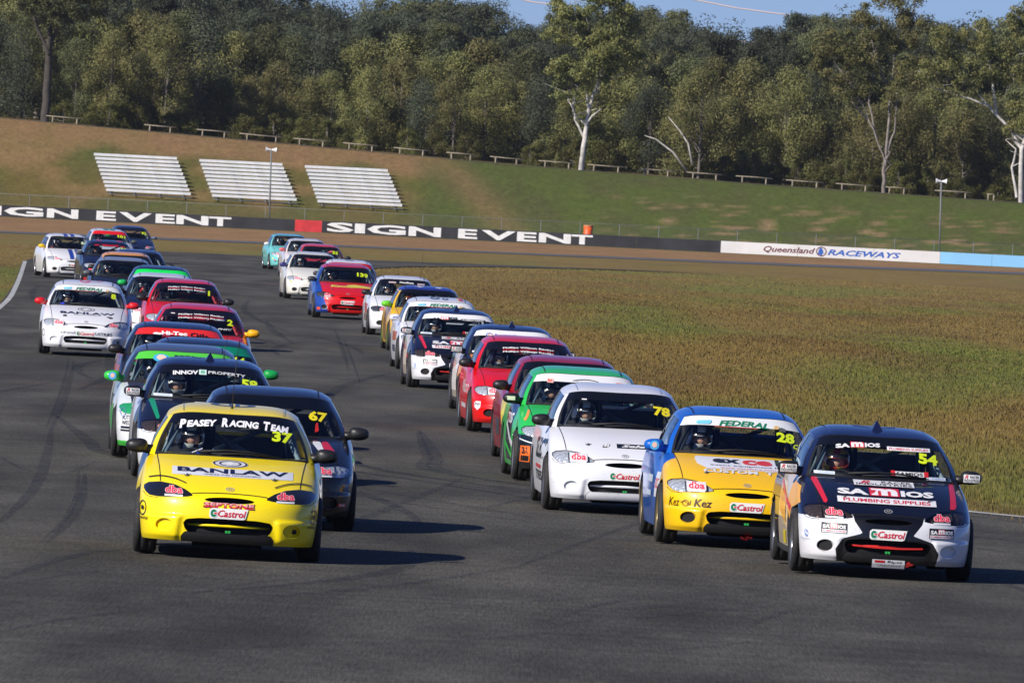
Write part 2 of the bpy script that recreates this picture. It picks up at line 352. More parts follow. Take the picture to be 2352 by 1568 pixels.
# tyre marks
def markmat():
    m = bpy.data.materials.new('tyre_mark_rubber'); m.use_nodes = True; n = m.node_tree; b = n.nodes['Principled BSDF']
    b.inputs['Base Color'].default_value = (.012, .012, .012, 1); b.inputs['Roughness'].default_value = .6
    g = n.nodes.new('ShaderNodeNewGeometry'); t = n.nodes.new('ShaderNodeTexNoise'); t.inputs['Scale'].default_value = 6; t.inputs['Detail'].default_value = 6
    r = n.nodes.new('ShaderNodeMapRange'); r.inputs[1].default_value = .35; r.inputs[2].default_value = .7; r.inputs[3].default_value = .0; r.inputs[4].default_value = .46
    n.links.new(g.outputs['Position'], t.inputs[0]); n.links.new(t.outputs[0], r.inputs[0]); n.links.new(r.outputs[0], b.inputs['Alpha'])
    return m
MARK = markmat(); mb = MB()
marks = [[(108, 980), (130, 930), (150, 870), (160, 820)], [(118, 985), (142, 935), (162, 872), (170, 830)], [(0, 1200), (80, 1120), (110, 1040), (118, 985)], [(100, 1240), (150, 1190), (175, 1140), (182, 1080)],
         [(110, 1245), (165, 1190), (190, 1140), (196, 1085)], [(0, 1330), (200, 1270), (420, 1255)], [(0, 1345), (260, 1310), (520, 1330), (800, 1335)], [(1190, 1300), (1440, 1210), (1680, 1140), (1740, 1080)], [(1680, 1140), (1780, 1200), (1850, 1250)],
         [(1000, 1475), (1180, 1462), (1280, 1450)], [(0, 1450), (160, 1420), (340, 1400)], [(620, 1370), (900, 1345), (1200, 1300)], [(790, 780), (810, 830), (828, 880)], [(770, 760), (790, 810), (800, 850)], [(120, 770), (150, 740), (220, 700)],
         [(0, 1050), (60, 1080), (140, 1090), (220, 1060)], [(1100, 1170), (1300, 1130), (1400, 1180)], [(820, 1120), (1000, 1150), (1230, 1190)], [(1280, 1420), (1420, 1380), (1700, 1360)], [(1180, 1390), (1400, 1400), (1600, 1385)],
         [(700, 1240), (860, 1180), (1060, 1100)], [(600, 1420), (1000, 1400), (1400, 1370), (2000, 1350)], [(200, 1500), (700, 1480), (1000, 1476)], [(1500, 1330), (1800, 1360), (2300, 1395)]]
for k, P in enumerate(marks):
    Q = [gr(*p) for p in P]
    for off in (0, 1.45) if k % 3 == 0 else (0,):
        V, Fc = ribbon([(q[0]+off, q[1], 0) for q in curve_pts([(q.x, q.y) for q in Q], 12)], lambda t, k=k: (.06+.035*(k % 3))*(.35+.65*math.sin(math.pi*min(1, t*1.02+.01))), .004+.001*(k % 4)+.0003*k)
        mb.add(V, Fc)
mr_ = random.Random(12)
for k in range(46):
    y0 = mr_.choice([mr_.uniform(84, 130), mr_.uniform(120, 330)]); L_ = mr_.uniform(12, 60); f0 = mr_.uniform(.04, .96); f1 = f0+mr_.uniform(-.14, .14); bend = mr_.uniform(-.8, .8); Q = []
    for i in range(9):
        t = i/8; yy = y0+L_*t; xo = float(np.interp(yy, [80, 120, 170, 220, 264.7, 309, 388], [-14, -12, -10.6, -10.8, -11.96, -13.6, -16.8])); xi = float(np.interp(yy, [80, 110, 130, 160, 187, 240, 290, 365, 400], [22, 14, 3.7, 1.2, .7, -.7, -2.3, -5.2, -6]))
        Q.append((xo+(xi-xo)*(f0+(f1-f0)*t)+bend*math.sin(math.pi*t), yy))
    V, Fc = ribbon(curve_pts(Q, 4), lambda t: .19*(.3+.7*math.sin(math.pi*min(1, t*1.02+.01))), .0032+.0001*k); mb.add(V, Fc)
tag(ob('tyre_marks', mb.mesh('tyre_marks', [MARK])), kind='structure')

# grass blades in the infield and left verge
def grass():
    P = []
    for (y0, y1, dens) in ((118, 150, 150), (150, 200, 110), (200, 280, 60), (280, 380, 22), (380, 500, 12)):
        w = (1176+80)*y1/FPX*1.05+17
        nn = int((y1-y0)*w*dens*.6); X = RNG.uniform(-17, w-17+4, nn); Y = RNG.uniform(y0, y1, nn)
        keep = (X > inner_x(Y)-.05-.55*RNG.random(nn)**2) & (X < (1176+80)*Y/FPX+.5)
        keep |= (Y > 480) & (Y > STRIP_Y(X)+8) & (Y < 560)
        P.append(np.stack([X, Y], 1)[keep])
    nn = 16000; Y = RNG.uniform(200, 470, nn); X = RNG.uniform(-26, -10, nn)
    ox = np.interp(Y, [170, 220, 264.7, 309, 388, 430, 470], [-10.6, -10.8, -11.96, -13.6, -16.8, -17.5, -17])
    P.append(np.stack([X, Y], 1)[(X < ox-.1)])
    P = np.concatenate(P); nn = len(P)
    sc = np.clip((P[:, 1]/150), .8, 2.2)
    hgt = RNG.uniform(.010, .034, nn)*(.6+.8*vnoise(P[:, 0], P[:, 1], 1.1, 4, 20))*np.clip(1.25-(P[:, 1]-150)/500, .55, 1.2); wd = RNG.uniform(.005, .011, nn)*sc
    ang = RNG.uniform(-.9, .9, nn); lean = RNG.uniform(-.5, .5, (nn, 2))*hgt[:, None]
    dx = np.cos(ang)*wd; dy = np.sin(ang)*wd
    z0 = np.full(nn, -.035)
    A = np.stack([P[:, 0]-dx, P[:, 1]-dy, z0], 1); B = np.stack([P[:, 0]+dx, P[:, 1]+dy, z0], 1); C = np.stack([P[:, 0]+lean[:, 0], P[:, 1]+lean[:, 1], z0+.03+hgt], 1)
    V = np.stack([A, B, C], 1).reshape(-1, 3)
    me = bpy.data.meshes.new('grass'); me.vertices.add(nn*3); me.vertices.foreach_set('co', V.ravel())
    me.loops.add(nn*3); me.loops.foreach_set('vertex_index', np.arange(nn*3, dtype=np.int32)); me.polygons.add(nn); me.polygons.foreach_set('loop_start', np.arange(0, nn*3, 3, dtype=np.int32)); me.update(calc_edges=True)
    c = land_col(P[:, 0], P[:, 1])*RNG.uniform(.80, 1.06, (nn, 1)); s = RNG.random(nn) < .05; c[s] = STRAW*.8
    attr_col(me, 'Col', np.repeat(c, 3, 0))
    m = bpy.data.materials.new('grass_blades'); m.use_nodes = True; n = m.node_tree; b = n.nodes['Principled BSDF']; b.inputs['Roughness'].default_value = .8; b.inputs['Specular IOR Level'].default_value = .15
    a = n.nodes.new('ShaderNodeVertexColor'); a.layer_name = 'Col'; n.links.new(a.outputs[0], b.inputs['Base Color'])
    me.materials.append(m); print('grass blades', nn)
    tag(ob('grass', me), 'short dry olive and brown grass covering the infield beside the track', 'grass', kind='stuff')
grass()

# ------------------------------------------------------------------ text and barrier wall
_TC = {}
def textmesh(s, bold=.0, shear=0):
    k = (s, bold, shear)
    if k in _TC: return _TC[k]
    cu = bpy.data.curves.new('t', 'FONT'); cu.body = s; cu.offset = bold; cu.shear = shear; cu.resolution_u = 2; cu.fill_mode = 'FRONT'
    o = bpy.data.objects.new('t', cu); COL.objects.link(o); dg = bpy.context.evaluated_depsgraph_get(); dg.update()
    me = o.evaluated_get(dg).to_mesh()
    V = np.array([v.co[:2] for v in me.vertices]); Fc = [tuple(p.vertices) for p in me.polygons]
    o.evaluated_get(dg).to_mesh_clear(); bpy.data.objects.remove(o); bpy.data.curves.remove(cu)
    mn = V.min(0); mxx = V.max(0); V = (V-mn)/(mxx-mn)
    _TC[k] = (V, Fc); return _TC[k]
WALL_Y = 706.0
root = empty('barrier_wall', (0, WALL_Y, 0)); tag(root, 'long low concrete barrier wall painted black, white and light blue with wide white lettering', 'barrier wall')
PBLK = mat('wall_black_paint', (.022, .023, .028), .7, noise=.4, nscale=.9); PWHT = mat('wall_white_paint', (.72, .71, .70), .7, noise=.06, nscale=.8); PBLU = mat('wall_blue_paint', (.25, .55, .85), .7, noise=.06, nscale=.7); PRED = mat('wall_red_paint', (.55, .03, .035), .7, noise=.2, nscale=1.5)
LWH = mat('wall_letter_white', (.74, .74, .73), .75, noise=.1, nscale=3); LMAR = mat('wall_letter_maroon', (.13, .02, .03), .7); LBLU = mat('wall_letter_blue', (.03, .12, .48), .7)
def wx(px, z=.35): # x on the wall plane below pixel column px
    y = 560+.05*(px-1176); u, _ = unroll(px, y-.0); return u*WALL_Y/FPX
edges = [(-1600, 'k'), (-1100, 'k'), (-800, 'k'), (-560, 'k'), (-300, 'k'), (-60, 'k'), (250, 'k'), (530, 'k'), (677, 'r'), (739, 'k'), (980, 'k'), (1240, 'k'), (1460, 'k'), (1654, 'w'), (1830, 'w'), (2005, 'w'), (2157, 'b'), (2276, 'b'), (2420, 'b'), (2700, 'b'), (3200, 'b'), (3800, 'b')]
for (a, c), (b, _) in zip(edges, edges[1:]):
    x0 = wx(a); x1 = wx(b); mb = MB().box(((x0+x1)/2, .12, .35), ((x1-x0)/2-.008, .12, .36), taper=1)
    ob('wall_panel', mb.mesh('wall_panel', [{'k': PBLK, 'r': PRED, 'w': PWHT, 'b': PBLU}[c]], False), root)
def wall_text(s, px0, px1, z0, z1, m, bold=.0, shear=0, name='lettering'):
    V, Fc = textmesh(s, bold, shear); x0 = wx(px0); x1 = wx(px1)
    ob(name, mkmesh(name, [(x0+(x1-x0)*v[0], -.006, z0+(z1-z0)*v[1]) for v in V], Fc, [m], smooth=False), root)
R4 = lambda x: x/2.0452*.6823; R5 = lambda x: (1150+x/2.0452)*.6823; R6 = lambda x: (2300+x/2.0505)*.6823
for s, a, b in [('S', -300, -190), ('I', -40, 12), ('G', 30, 300), ('N', 325, 540), ('E', 665, 800), ('V', 820, 1045), ('E', 1072, 1205), ('N', 1215, 1435), ('T', 1440, 1592)]: wall_text(s, R4(a), R4(b), .07, .64, LWH, .035)
wall_text('S', R4(2248), R5(82), .07, .66, LWH, .035)
for s, a, b in [('I', 90, 160), ('G', 175, 440), ('N', 460, 682), ('E', 800, 932), ('V', 960, 1195), ('E', 1205, 1340), ('N', 1355, 1575), ('T', 1580, 1725)]: wall_text(s, R5(a), R5(b), .06, .65, LWH, .035)
wall_text('Queensland', R6(550), R6(905), .12, .55, LMAR, .02, .3); wall_text('RACEWAYS', R6(990), R6(1495), .16, .52, LBLU, .03, .3)
mb = MB(); cx = wx(R6(948))
def ringpts(cx, cz, r0, r1, n=24, y=-.007, sx=1):
    V = []
    for k in range(n):
        t = 2*math.pi*k/n; V += [(cx+math.cos(t)*r0*sx, y, cz+math.sin(t)*r0), (cx+math.cos(t)*r1*sx, y, cz+math.sin(t)*r1)]
    return V, [(2*k, 2*k+1, (2*k+3) % (2*n), (2*k+2) % (2*n)) for k in range(n)]
V, Fc = ringpts(cx, .36, .24, .30, sx=1.1); mb.add(V, Fc, 0)
mb.add([(cx-.22, -.008, .2), (cx+.05, -.008, .1), (cx+.12, -.008, .42), (cx-.02, -.008, .62), (cx-.15, -.008, .5)], [(0, 1, 2, 3, 4)], 1)
mb.add([(cx-.1, -.009, .2), (cx+.22, -.009, .28), (cx+.02, -.009, .34)], [(0, 1, 2)], 1)
ob('logo', mb.mesh('logo', [LMAR, LBLU], False), root)

# fence behind the wall
GALV = mat('galvanised_steel', (.17, .18, .19), .7, .2)
def meshmat():
    m = bpy.data.materials.new('chain_link'); m.use_nodes = True; n = m.node_tree; b = n.nodes['Principled BSDF']
    b.inputs['Base Color'].default_value = (.13, .14, .13, 1)
    g = n.nodes.new('ShaderNodeNewGeometry'); sp = n.nodes.new('ShaderNodeSeparateXYZ'); n.links.new(g.outputs['Position'], sp.inputs[0])
    outs = []
    for op in ('ADD', 'SUBTRACT'):
        a = n.nodes.new('ShaderNodeMath'); a.operation = op; n.links.new(sp.outputs[0], a.inputs[0]); n.links.new(sp.outputs[2], a.inputs[1])
        f = n.nodes.new('ShaderNodeMath'); f.operation = 'PINGPONG'; f.inputs[1].default_value = .035; n.links.new(a.outputs[0], f.inputs[0])
        c = n.nodes.new('ShaderNodeMath'); c.operation = 'LESS_THAN'; c.inputs[1].default_value = .0012; n.links.new(f.outputs[0], c.inputs[0]); outs.append(c)
    mx = n.nodes.new('ShaderNodeMath'); mx.operation = 'MAXIMUM'; n.links.new(outs[0].outputs[0], mx.inputs[0]); n.links.new(outs[1].outputs[0], mx.inputs[1]); n.links.new(mx.outputs[0], b.inputs['Alpha'])
    return m
CHAIN = meshmat(); fy = 709.0
fr = empty('chain_link_fence', (0, fy, 0)); tag(fr, 'grey chain-link fence on steel posts standing behind the barrier wall', 'fence')
post = MB().tube([(0, 0, -.05), (0, 0, 1.4)], .022, 6).mesh('post')
px = -300
while px < 2700:
    x = wx(px); o = ob('post', post, fr, GALV); o.location = (x, 0, 0); px += 90.6
ob('top_rail', MB().tube([(-42, 0, 1.4), (42, 0, 1.4)], .014, 6).mesh('top_rail'), fr, GALV)
ob('wire_mesh', mkmesh('wire_mesh', [(-42, .03, 0), (42, .03, 0), (42, .03, 1.39), (-42, .03, 1.39)], [(0, 1, 2, 3)], [CHAIN], smooth=False), fr)
# orange drum behind the wall
p = at(1350, 540, 708); o = empty('drum', (p.x, 707.6, 0)); tag(o, 'orange drum standing behind the black barrier wall under the fence', 'drum')
ORG = mat('orange_plastic', (.75, .10, .015), .5, noise=.1, nscale=5)
ob('body', MB().lathe([(0, .01), (0, .27), (.42, .29), (.45, .27), (.80, .29), (.83, .27), (1.2, .29), (1.2, .01)], axis='z', n=20).mesh('body'), o, ORG)
ob('lid', MB().lathe([(1.2, .31), (1.25, .31), (1.27, .26), (1.27, .01)], axis='z', n=20).mesh('lid'), o, mat('drum_lid', (.45, .2, .1), .6))
# loudspeaker poles
for (bx, by, tx, ty, lab) in ((620, 500, 624, 345, 'thin grey pole with two white horn loudspeakers in front of the bleachers'), (2157, 575, 2161, 417, 'thin grey pole with two white horn loudspeakers behind the light blue wall')):
    a = at(tx, ty, 710.5); e = empty('loudspeaker_pole', (at(bx, by, 710.5).x, 710.5, 0)); tag(e, lab, 'loudspeaker pole')
    dx = a.x-e.location.x
    ob('pole', MB().tube([(0, 0, 0), (dx, 0, a.z)], .05, 8).mesh('pole'), e, GALV)
    for sgn in (-1, 1):
        horn = MB().lathe([(0, .06), (.05, .07), (.16, .09), (.30, .17), (.32, .175), (.31, .15), (.1, .04)], n=14)
        horn.V = [(dx+sgn*(v[0]*1.0+.02), v[1], v[2]+a.z) for v in horn.V]
        ob('horn', horn.mesh('horn'), e, mat('horn_white', (.75, .76, .76), .5))
# bleachers
ALU = mat('white_aluminium_seat', (.66, .67, .68), .5, .0, noise=.1, nscale=2)
plank = MB().box((0, 0, 0), (2.7, .17, .085)).mesh('seat_plank', smooth=False)
foot = MB().box((0, 0, 0), (2.72, .12, .02)).mesh('foot_plank', smooth=False)
for k, (tlx, tly, blx, bly) in enumerate(((217, 355, 245, 436), (459, 369, 488, 449), (701, 383, 730, 462))):
    def seat_y(px, py):
        return min(np.arange(712., 752., .25), key=lambda Y: abs(at(px, py, Y).z-.30-float(hz(np.array(at(px, py, Y).x+2.7), np.array(Y)))))
    Y0 = float(seat_y(blx, bly)); Y1 = float(seat_y(tlx, tly))
    t = at(tlx, tly, Y1); b = at(blx, bly, Y0)
    e = empty('bleacher', (b.x+2.7, Y0, 0)); tag(e, ['leftmost white ten-row bleacher on the grass bank', 'middle white ten-row bleacher on the grass bank, behind the loudspeaker pole', 'rightmost white ten-row bleacher on the grass bank'][k], 'bleacher', 'white bleachers on the bank')
    for i in range(10):
        f = i/9; o = ob('seat_plank', plank, e, ALU); o.location = ((t.x-b.x)*f, (Y1-Y0)*f, b.z+(t.z-b.z)*f); o.rotation_euler = (0, 0, 0)
    for i in range(-1, 9):
        f = (i+.5)/9; o = ob('foot_plank', foot, e, GALV); o.location = ((t.x-b.x)*f, (Y1-Y0)*f-.3, b.z+(t.z-b.z)*f-.12)
    for xx in (-2.3, -.8, .8, 2.3):
        fm = MB().tube([(xx-.06, -.8, b.z-.28), (xx+(t.x-b.x), Y1-Y0, t.z-.1)], .03, 5)
        for i in range(0, 10, 1):
            f = i/9; q = (xx+(t.x-b.x)*f, (Y1-Y0)*f, b.z+(t.z-b.z)*f); gz = float(hz(np.array(q[0]+e.location.x), np.array(q[1]+Y0)))
            if q[2] > gz: fm.tube([(q[0], q[1], gz-.05), (q[0], q[1], q[2]-.05)], .025, 5)
        ob('frame', fm.mesh('frame'), e, GALV)
# log barriers along the top of the bank
LOG = mat('weathered_log', (.27, .23, .17), .9, noise=.3, nscale=4)
A = lambda x, y: (x/2.0452*.6823, y/2.0452*.6823); B_ = lambda x, y: ((1150+x/2.0452)*.6823, y/2.0452*.6823); C_ = lambda x, y: ((2300+x/2.0505)*.6823, y/2.0505*.6823)
rails = [(A(320, 828), A(580, 852)), (A(995, 885), A(1215, 905)), (A(1355, 915), A(1590, 940)), (A(1648, 942), A(1958, 975)), (A(2020, 975), A(2270, 996)), (B_(10, 1005), B_(255, 1025)), (B_(358, 1035), B_(605, 1060)), (B_(720, 1070), B_(925, 1080)), (B_(1020, 1090), B_(1245, 1115)), (B_(1355, 1120), B_(1610, 1140)), (B_(1690, 1145), B_(1950, 1168)), (B_(2040, 1172), B_(2290, 1195)), (C_(22, 1200), C_(270, 1220)), (C_(360, 1228), C_(615, 1252)), (C_(705, 1257), C_(965, 1277)), (C_(1048, 1280), C_(1300, 1303)), (C_(1392, 1308), C_(1548, 1325)), (C_(1730, 1333), C_(1990, 1353)), (C_(2090, 1360), C_(2150, 1366))]
for k, (a, b) in enumerate(rails):
    Yr = 759.5; p = at(a[0], a[1], Yr); q = at(b[0], b[1], Yr)
    g0 = float(hz(np.array(p.x), np.array(Yr))); g1 = float(hz(np.array(q.x), np.array(Yr)))
    e = empty('log_barrier', ((p.x+q.x)/2, Yr, (g0+g1)/2)); c = e.location
    hgt = max(.42, min(.62, p.z-g0))
    ordn = ['first', 'second', 'third', 'fourth', 'fifth', 'sixth', 'seventh', 'eighth', 'ninth', 'tenth', 'eleventh', 'twelfth', 'thirteenth', 'fourteenth', 'fifteenth', 'sixteenth', 'seventeenth', 'eighteenth', 'nineteenth']
    tag(e, ordn[k]+' weathered log rail from the left along the top of the bank', 'log barrier', 'log rails along the top of the bank')
    ob('rail', MB().tube([(p.x-c.x, 0, g0+hgt-c.z), (0, .02, (g0+g1)/2+hgt+random.uniform(-.02, .03)-c.z), (q.x-c.x, 0, g1+hgt-c.z)], [.035, .042, .03], 7).mesh('rail'), e, LOG)
    for f in (.18, .82):
        x = p.x+(q.x-p.x)*f-c.x; g = g0+(g1-g0)*f-c.z
        ob('post', MB().tube([(x, 0, g-.1), (x, 0, g+hgt-.04)], [.06, .05], 7).mesh('post'), e, LOG)
# overhead cables beyond the trees
for k, (a, b, lab) in enumerate(((C_(60, 0), C_(660, 100), 'pale overhead cable crossing the sky at the upper right'), (C_(-300, 165), C_(640, 322), 'lower pale overhead cable behind the treetops at right'), (B_(1150, -20), B_(1470, 38), 'pale overhead cable above the tall gum tree'))):
    p = at(*a, 980); q = at(*b, 980); d = q-p
    tag(ob('power_cable', MB().tube([p-d*.3+Vector((0, 0, .1)), p, (p+q)/2-Vector((0, 0, .12)), q, q+d*.3+Vector((0, 0, .1))], .055, 5).mesh('power_cable'), None, mat('cable_alu', (.7, .55, .5), .5)), lab, 'power cable')
# ------------------------------------------------------------------ trees
def leafmat(name, c1, c2):
    m = bpy.data.materials.new(name); m.use_nodes = True; n = m.node_tree; b = n.nodes['Principled BSDF']
    b.inputs['Roughness'].default_value = .6; b.inputs['Specular IOR Level'].default_value = .25
    a = n.nodes.new('ShaderNodeVertexColor'); a.layer_name = 'Col'
    mx = n.nodes.new('ShaderNodeMix'); mx.data_type = 'RGBA'; mx.inputs[6].default_value = (*c1, 1); mx.inputs[7].default_value = (*c2, 1)
    oi = n.nodes.new('ShaderNodeObjectInfo'); hs = n.nodes.new('ShaderNodeHueSaturation'); mr = n.nodes.new('ShaderNodeMapRange')
    mr.inputs[3].default_value = .75; mr.inputs[4].default_value = 1.25
    mr2 = n.nodes.new('ShaderNodeMapRange'); mr2.inputs[3].default_value = .485; mr2.inputs[4].default_value = .515
    n.links.new(oi.outputs['Random'], mr.inputs[0]); n.links.new(oi.outputs['Random'], mr2.inputs[0]); n.links.new(mr2.outputs[0], hs.inputs['Hue'])
    n.links.new(a.outputs[0], mx.inputs[0]); n.links.new(mx.outputs[2], hs.inputs['Color']); n.links.new(mr.outputs[0], hs.inputs['Value']); n.links.new(hs.outputs[0], b.inputs['Base Color'])
    # leaves let some light through
    tr = n.nodes.new('ShaderNodeBsdfTranslucent'); ms = n.nodes.new('ShaderNodeMixShader'); ms.inputs[0].default_value = .3
    n.links.new(hs.outputs[0], tr.inputs[0]); n.links.new(b.outputs[0], ms.inputs[1]); n.links.new(tr.outputs[0], ms.inputs[2]); n.links.new(ms.outputs[0], n.nodes['Material Output'].inputs[0])
    return m
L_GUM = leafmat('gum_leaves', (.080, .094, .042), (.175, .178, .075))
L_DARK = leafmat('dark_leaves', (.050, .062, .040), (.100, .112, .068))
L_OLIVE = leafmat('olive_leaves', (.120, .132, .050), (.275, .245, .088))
L_FRONT = leafmat('bright_gum_leaves', (.115, .135, .045), (.27, .25, .085))  # brighter olive leaf colour, sets the front gums off from the forest
L_SHRUB = leafmat('shrub_leaves', (.068, .078, .02), (.16, .145, .04))
BARKW = mat('pale_gum_bark', (.48, .45, .42), .85, noise=.3, nscale=2.5)
BARKM = mat('mottled_bark', (.30, .26, .23), .9, noise=.35, nscale=3)
BARKG = mat('grey_bark', (.13, .115, .10), .9, noise=.35, nscale=3)
BARKD = mat('dark_bark', (.05, .042, .035), .9, noise=.3, nscale=3)
def leaves_mesh(name, clumps, rng, size=.14, dens=1.0, droop=.6):
    "clumps: list of (centre, radius, n). Each leaf is a small pointed quad."
    C = []; D = []; K = []
    for (c, r, n) in clumps:
        n = int(n*dens); d = rng.normal(size=(n, 3)); d /= np.linalg.norm(d, axis=1)[:, None]
        rad = rng.random(n)**.45; D.append(d)
        C.append(np.array(c)+d*rad[:, None]*np.array(r)); K.append(np.clip(rng.normal(rng.uniform(.2, .75), .22, n), 0, 1))
    C = np.concatenate(C); K = np.concatenate(K); D = np.concatenate(D); n = len(C)
    nn_ = D*1.0+rng.normal(size=(n, 3))*.45; a = rng.normal(size=(n, 3)); a[:, 2] -= droop; a -= nn_*((a*nn_).sum(1)/(nn_*nn_).sum(1))[:, None]; a /= np.linalg.norm(a, axis=1)[:, None]
    b = np.cross(a, nn_); b /= np.linalg.norm(b, axis=1)[:, None]
    s = size*rng.uniform(.6, 1.4, n)[:, None]
    P = np.stack([C-a*s, C+b*s*.42, C+a*s, C-b*s*.42], 1).reshape(-1, 3)
    me = bpy.data.meshes.new(name); me.vertices.add(4*n); me.vertices.foreach_set('co', P.ravel()); me.loops.add(4*n); me.loops.foreach_set('vertex_index', np.arange(4*n, dtype=np.int32))
    me.polygons.add(n); me.polygons.foreach_set('loop_start', np.arange(0, 4*n, 4, dtype=np.int32)); me.update(calc_edges=True)
    attr_col(me, 'Col', np.repeat(np.stack([K]*3, 1), 4, 0)); return me
def limb(mb, p, d, L, r, rng, depth, ends, wob=.25, up=.25):
    P = [np.array(p, float)]; rs = [r]; d = np.array(d, float); d /= np.linalg.norm(d); n = 6
    for i in range(n):
        d = d+rng.normal(size=3)*wob*.35+np.array([0, 0, up*.12]); d /= np.linalg.norm(d); P.append(P[-1]+d*L/n); rs.append(r*(1-.62*(i+1)/n))
    mb.tube(P, rs, 7 if r > .12 else 5, cap=False)
    if depth == 0:
        ends.append((P[-1], 1.0)); ends.append((P[-2], .8)); return
    k = rng.integers(2, 4)+(1 if depth > 1 else 0)
    for j in range(k):
        i = rng.integers(3, n+1) if j else n
        q = P[i]; dd = d+rng.normal(size=3)*.75; dd[2] = abs(dd[2])*.6+.25
        limb(mb, q, dd, L*rng.uniform(.5, .75), rs[i]*.72, rng, depth-1, ends, wob, up)
def tall_gum(seed, H=12, bark=BARKW, leaf=L_GUM, spread=.9, lean=0, fork=.35, dens=1.0, leafn=140, limbs=4, csize=(1.05, 1.05, .8), size=.14):
    rng = np.random.default_rng(seed); mb = MB(); ends = []
    P = [np.array([0, 0, -.3])]; r0 = .024*H+.03; rs = [r0]; d = np.array([lean, 0, 1.0])
    for i in range(6):
        d = d+rng.normal(size=3)*.05; d[2] = 1; P.append(P[-1]+d*H*fork/6); rs.append(r0*(1-.06*(i+1)))
    mb.tube(P, rs, 9, cap=False)
    for k in range(limbs):
        a = 2*math.pi*(k+rng.random()*.5)/limbs; dd = np.array([math.cos(a)*spread*.62, math.sin(a)*spread*.62, 1.0])
        limb(mb, P[-1] if k < 3 else P[-2], dd, H*rng.uniform(.30, .42), r0*.6, rng, 2, ends, .28)
    cl = []
    for (e, s) in ends:
        cl.append((e+rng.normal(size=3)*.15, np.array(csize)*s*rng.uniform(.7, 1.25), leafn))
        if rng.random() < .5: cl.append((e+rng.normal(size=3)*.6+np.array([0, 0, -.4]), np.array(csize)*rng.uniform(.4, .8), leafn*.5))
    return mb.mesh('trunk'), leaves_mesh('crown', cl, rng, size, dens), bark, leaf
def bushy(seed, H=7, Wd=2.3, leaf=L_OLIVE, bark=BARKG, n=26, leafn=190, base=.06, size=.13, top=.55):
    rng = np.random.default_rng(seed); mb = MB(); cl = []
    mb.tube([(0, 0, -.3), (.1, 0, H*.3), (-.05, .1, H*.6), (.05, 0, H*.85)], [.03*H*.6, .02*H*.6, .013*H*.6, .03], 7, cap=False)
    for k in range(n):
        f = (k+.5)/n; z = H*(base+(1-base)*f)*.93
        prof = math.sin(math.pi*min(1, (f*.82+.16)))**.6*(1-.35*f)
        a = rng.uniform(0, 2*math.pi); rr = Wd*prof*rng.uniform(.25, .95)
        q = np.array([math.cos(a)*rr, math.sin(a)*rr, z]); s = rng.uniform(.5, 1.05)*(Wd*.36)
        cl.append((q, (s, s, s*rng.uniform(.8, 1.4)), leafn))
        if k % 3 == 0: mb.tube([(0, 0, z*.55), q*.6+np.array([0, 0, z*.25]), q], [.05, .035, .02], 5, cap=False)
    cl.append((np.array([0, 0, H*.93]), (Wd*.3, Wd*.3, H*.09), leafn*.8))
    return mb.mesh('trunk'), leaves_mesh('crown', cl, rng, size, 1.0, .35), bark, leaf
def place_tree(proto, X, Y, s=1, rz=0, name='gum_tree', label='', cat='tree', group=None, sz=None):
    z = float(hz(np.array(X), np.array(Y)))-.05
    e = empty(name, (X, Y, z), rz); e.scale = (s, s, sz or s); tag(e, label, cat, group)
    t = ob('trunk', proto[0], e, proto[2]); c = bpy.data.objects.new('crown', proto[1]); COL.objects.link(c); c.parent = e
    if not len(proto[1].materials): proto[1].materials.append(proto[3])
    return e
# --- the single gums in front of the forest, limbs laid out as photographed (x, z in metres from the foot)
def hand_gum(seed, limbs, clumps, bark, leaf, n=170, size=.13):
    rng = np.random.default_rng(seed); mb = MB()
    for (pts, r0, r1) in limbs:
        P = [np.array([p[0], (p[2] if len(p) > 2 else rng.normal()*.25*(i > 0)), p[1]], float) for i, p in enumerate(pts)]
        Q = []; rs = []
        for i in range(len(P)-1):
            for j in range(3):
                t = j/3; Q.append(P[i]*(1-t)+P[i+1]*t+rng.normal(size=3)*.03*(i+j > 0)); rs.append(r0+(r1-r0)*(i+t)/(len(P)-1))
        Q.append(P[-1]); rs.append(r1); mb.tube(Q, rs, 9, cap=False)
        # side twigs
        for k in range(3):
            q = P[-1] if k == 0 else P[max(1, len(P)-2)]
            mb.tube([q, q+np.array([rng.normal()*.5, rng.normal()*.5, .6]), q+np.array([rng.normal()*.9, rng.normal()*.9, 1.1])], [r1*.8, r1*.5, .015], 5, cap=False)
    cl = []
    for (x, z, rx, rz) in clumps:
        k = max(4, int(rx*rz*7.5))
        for j in range(k):
            a = rng.uniform(0, 6.28); rr = rng.random()**.5
            cl.append((np.array([x+math.cos(a)*rr*rx*.85, rng.normal()*.9-.5, z+math.sin(a)*rr*rz*.85]), np.array([.62, .62, .46])*rng.uniform(.6, 1.3), n*.75))
    return mb.mesh('trunk'), leaves_mesh('crown', cl, rng, size*.75, 1.7, .7), bark, leaf
TY = 762.0; MPP = 1/34.3      # metres per photo pixel at the tree line
def base_at(px, py, Y=TY): return at(px, py, Y).x
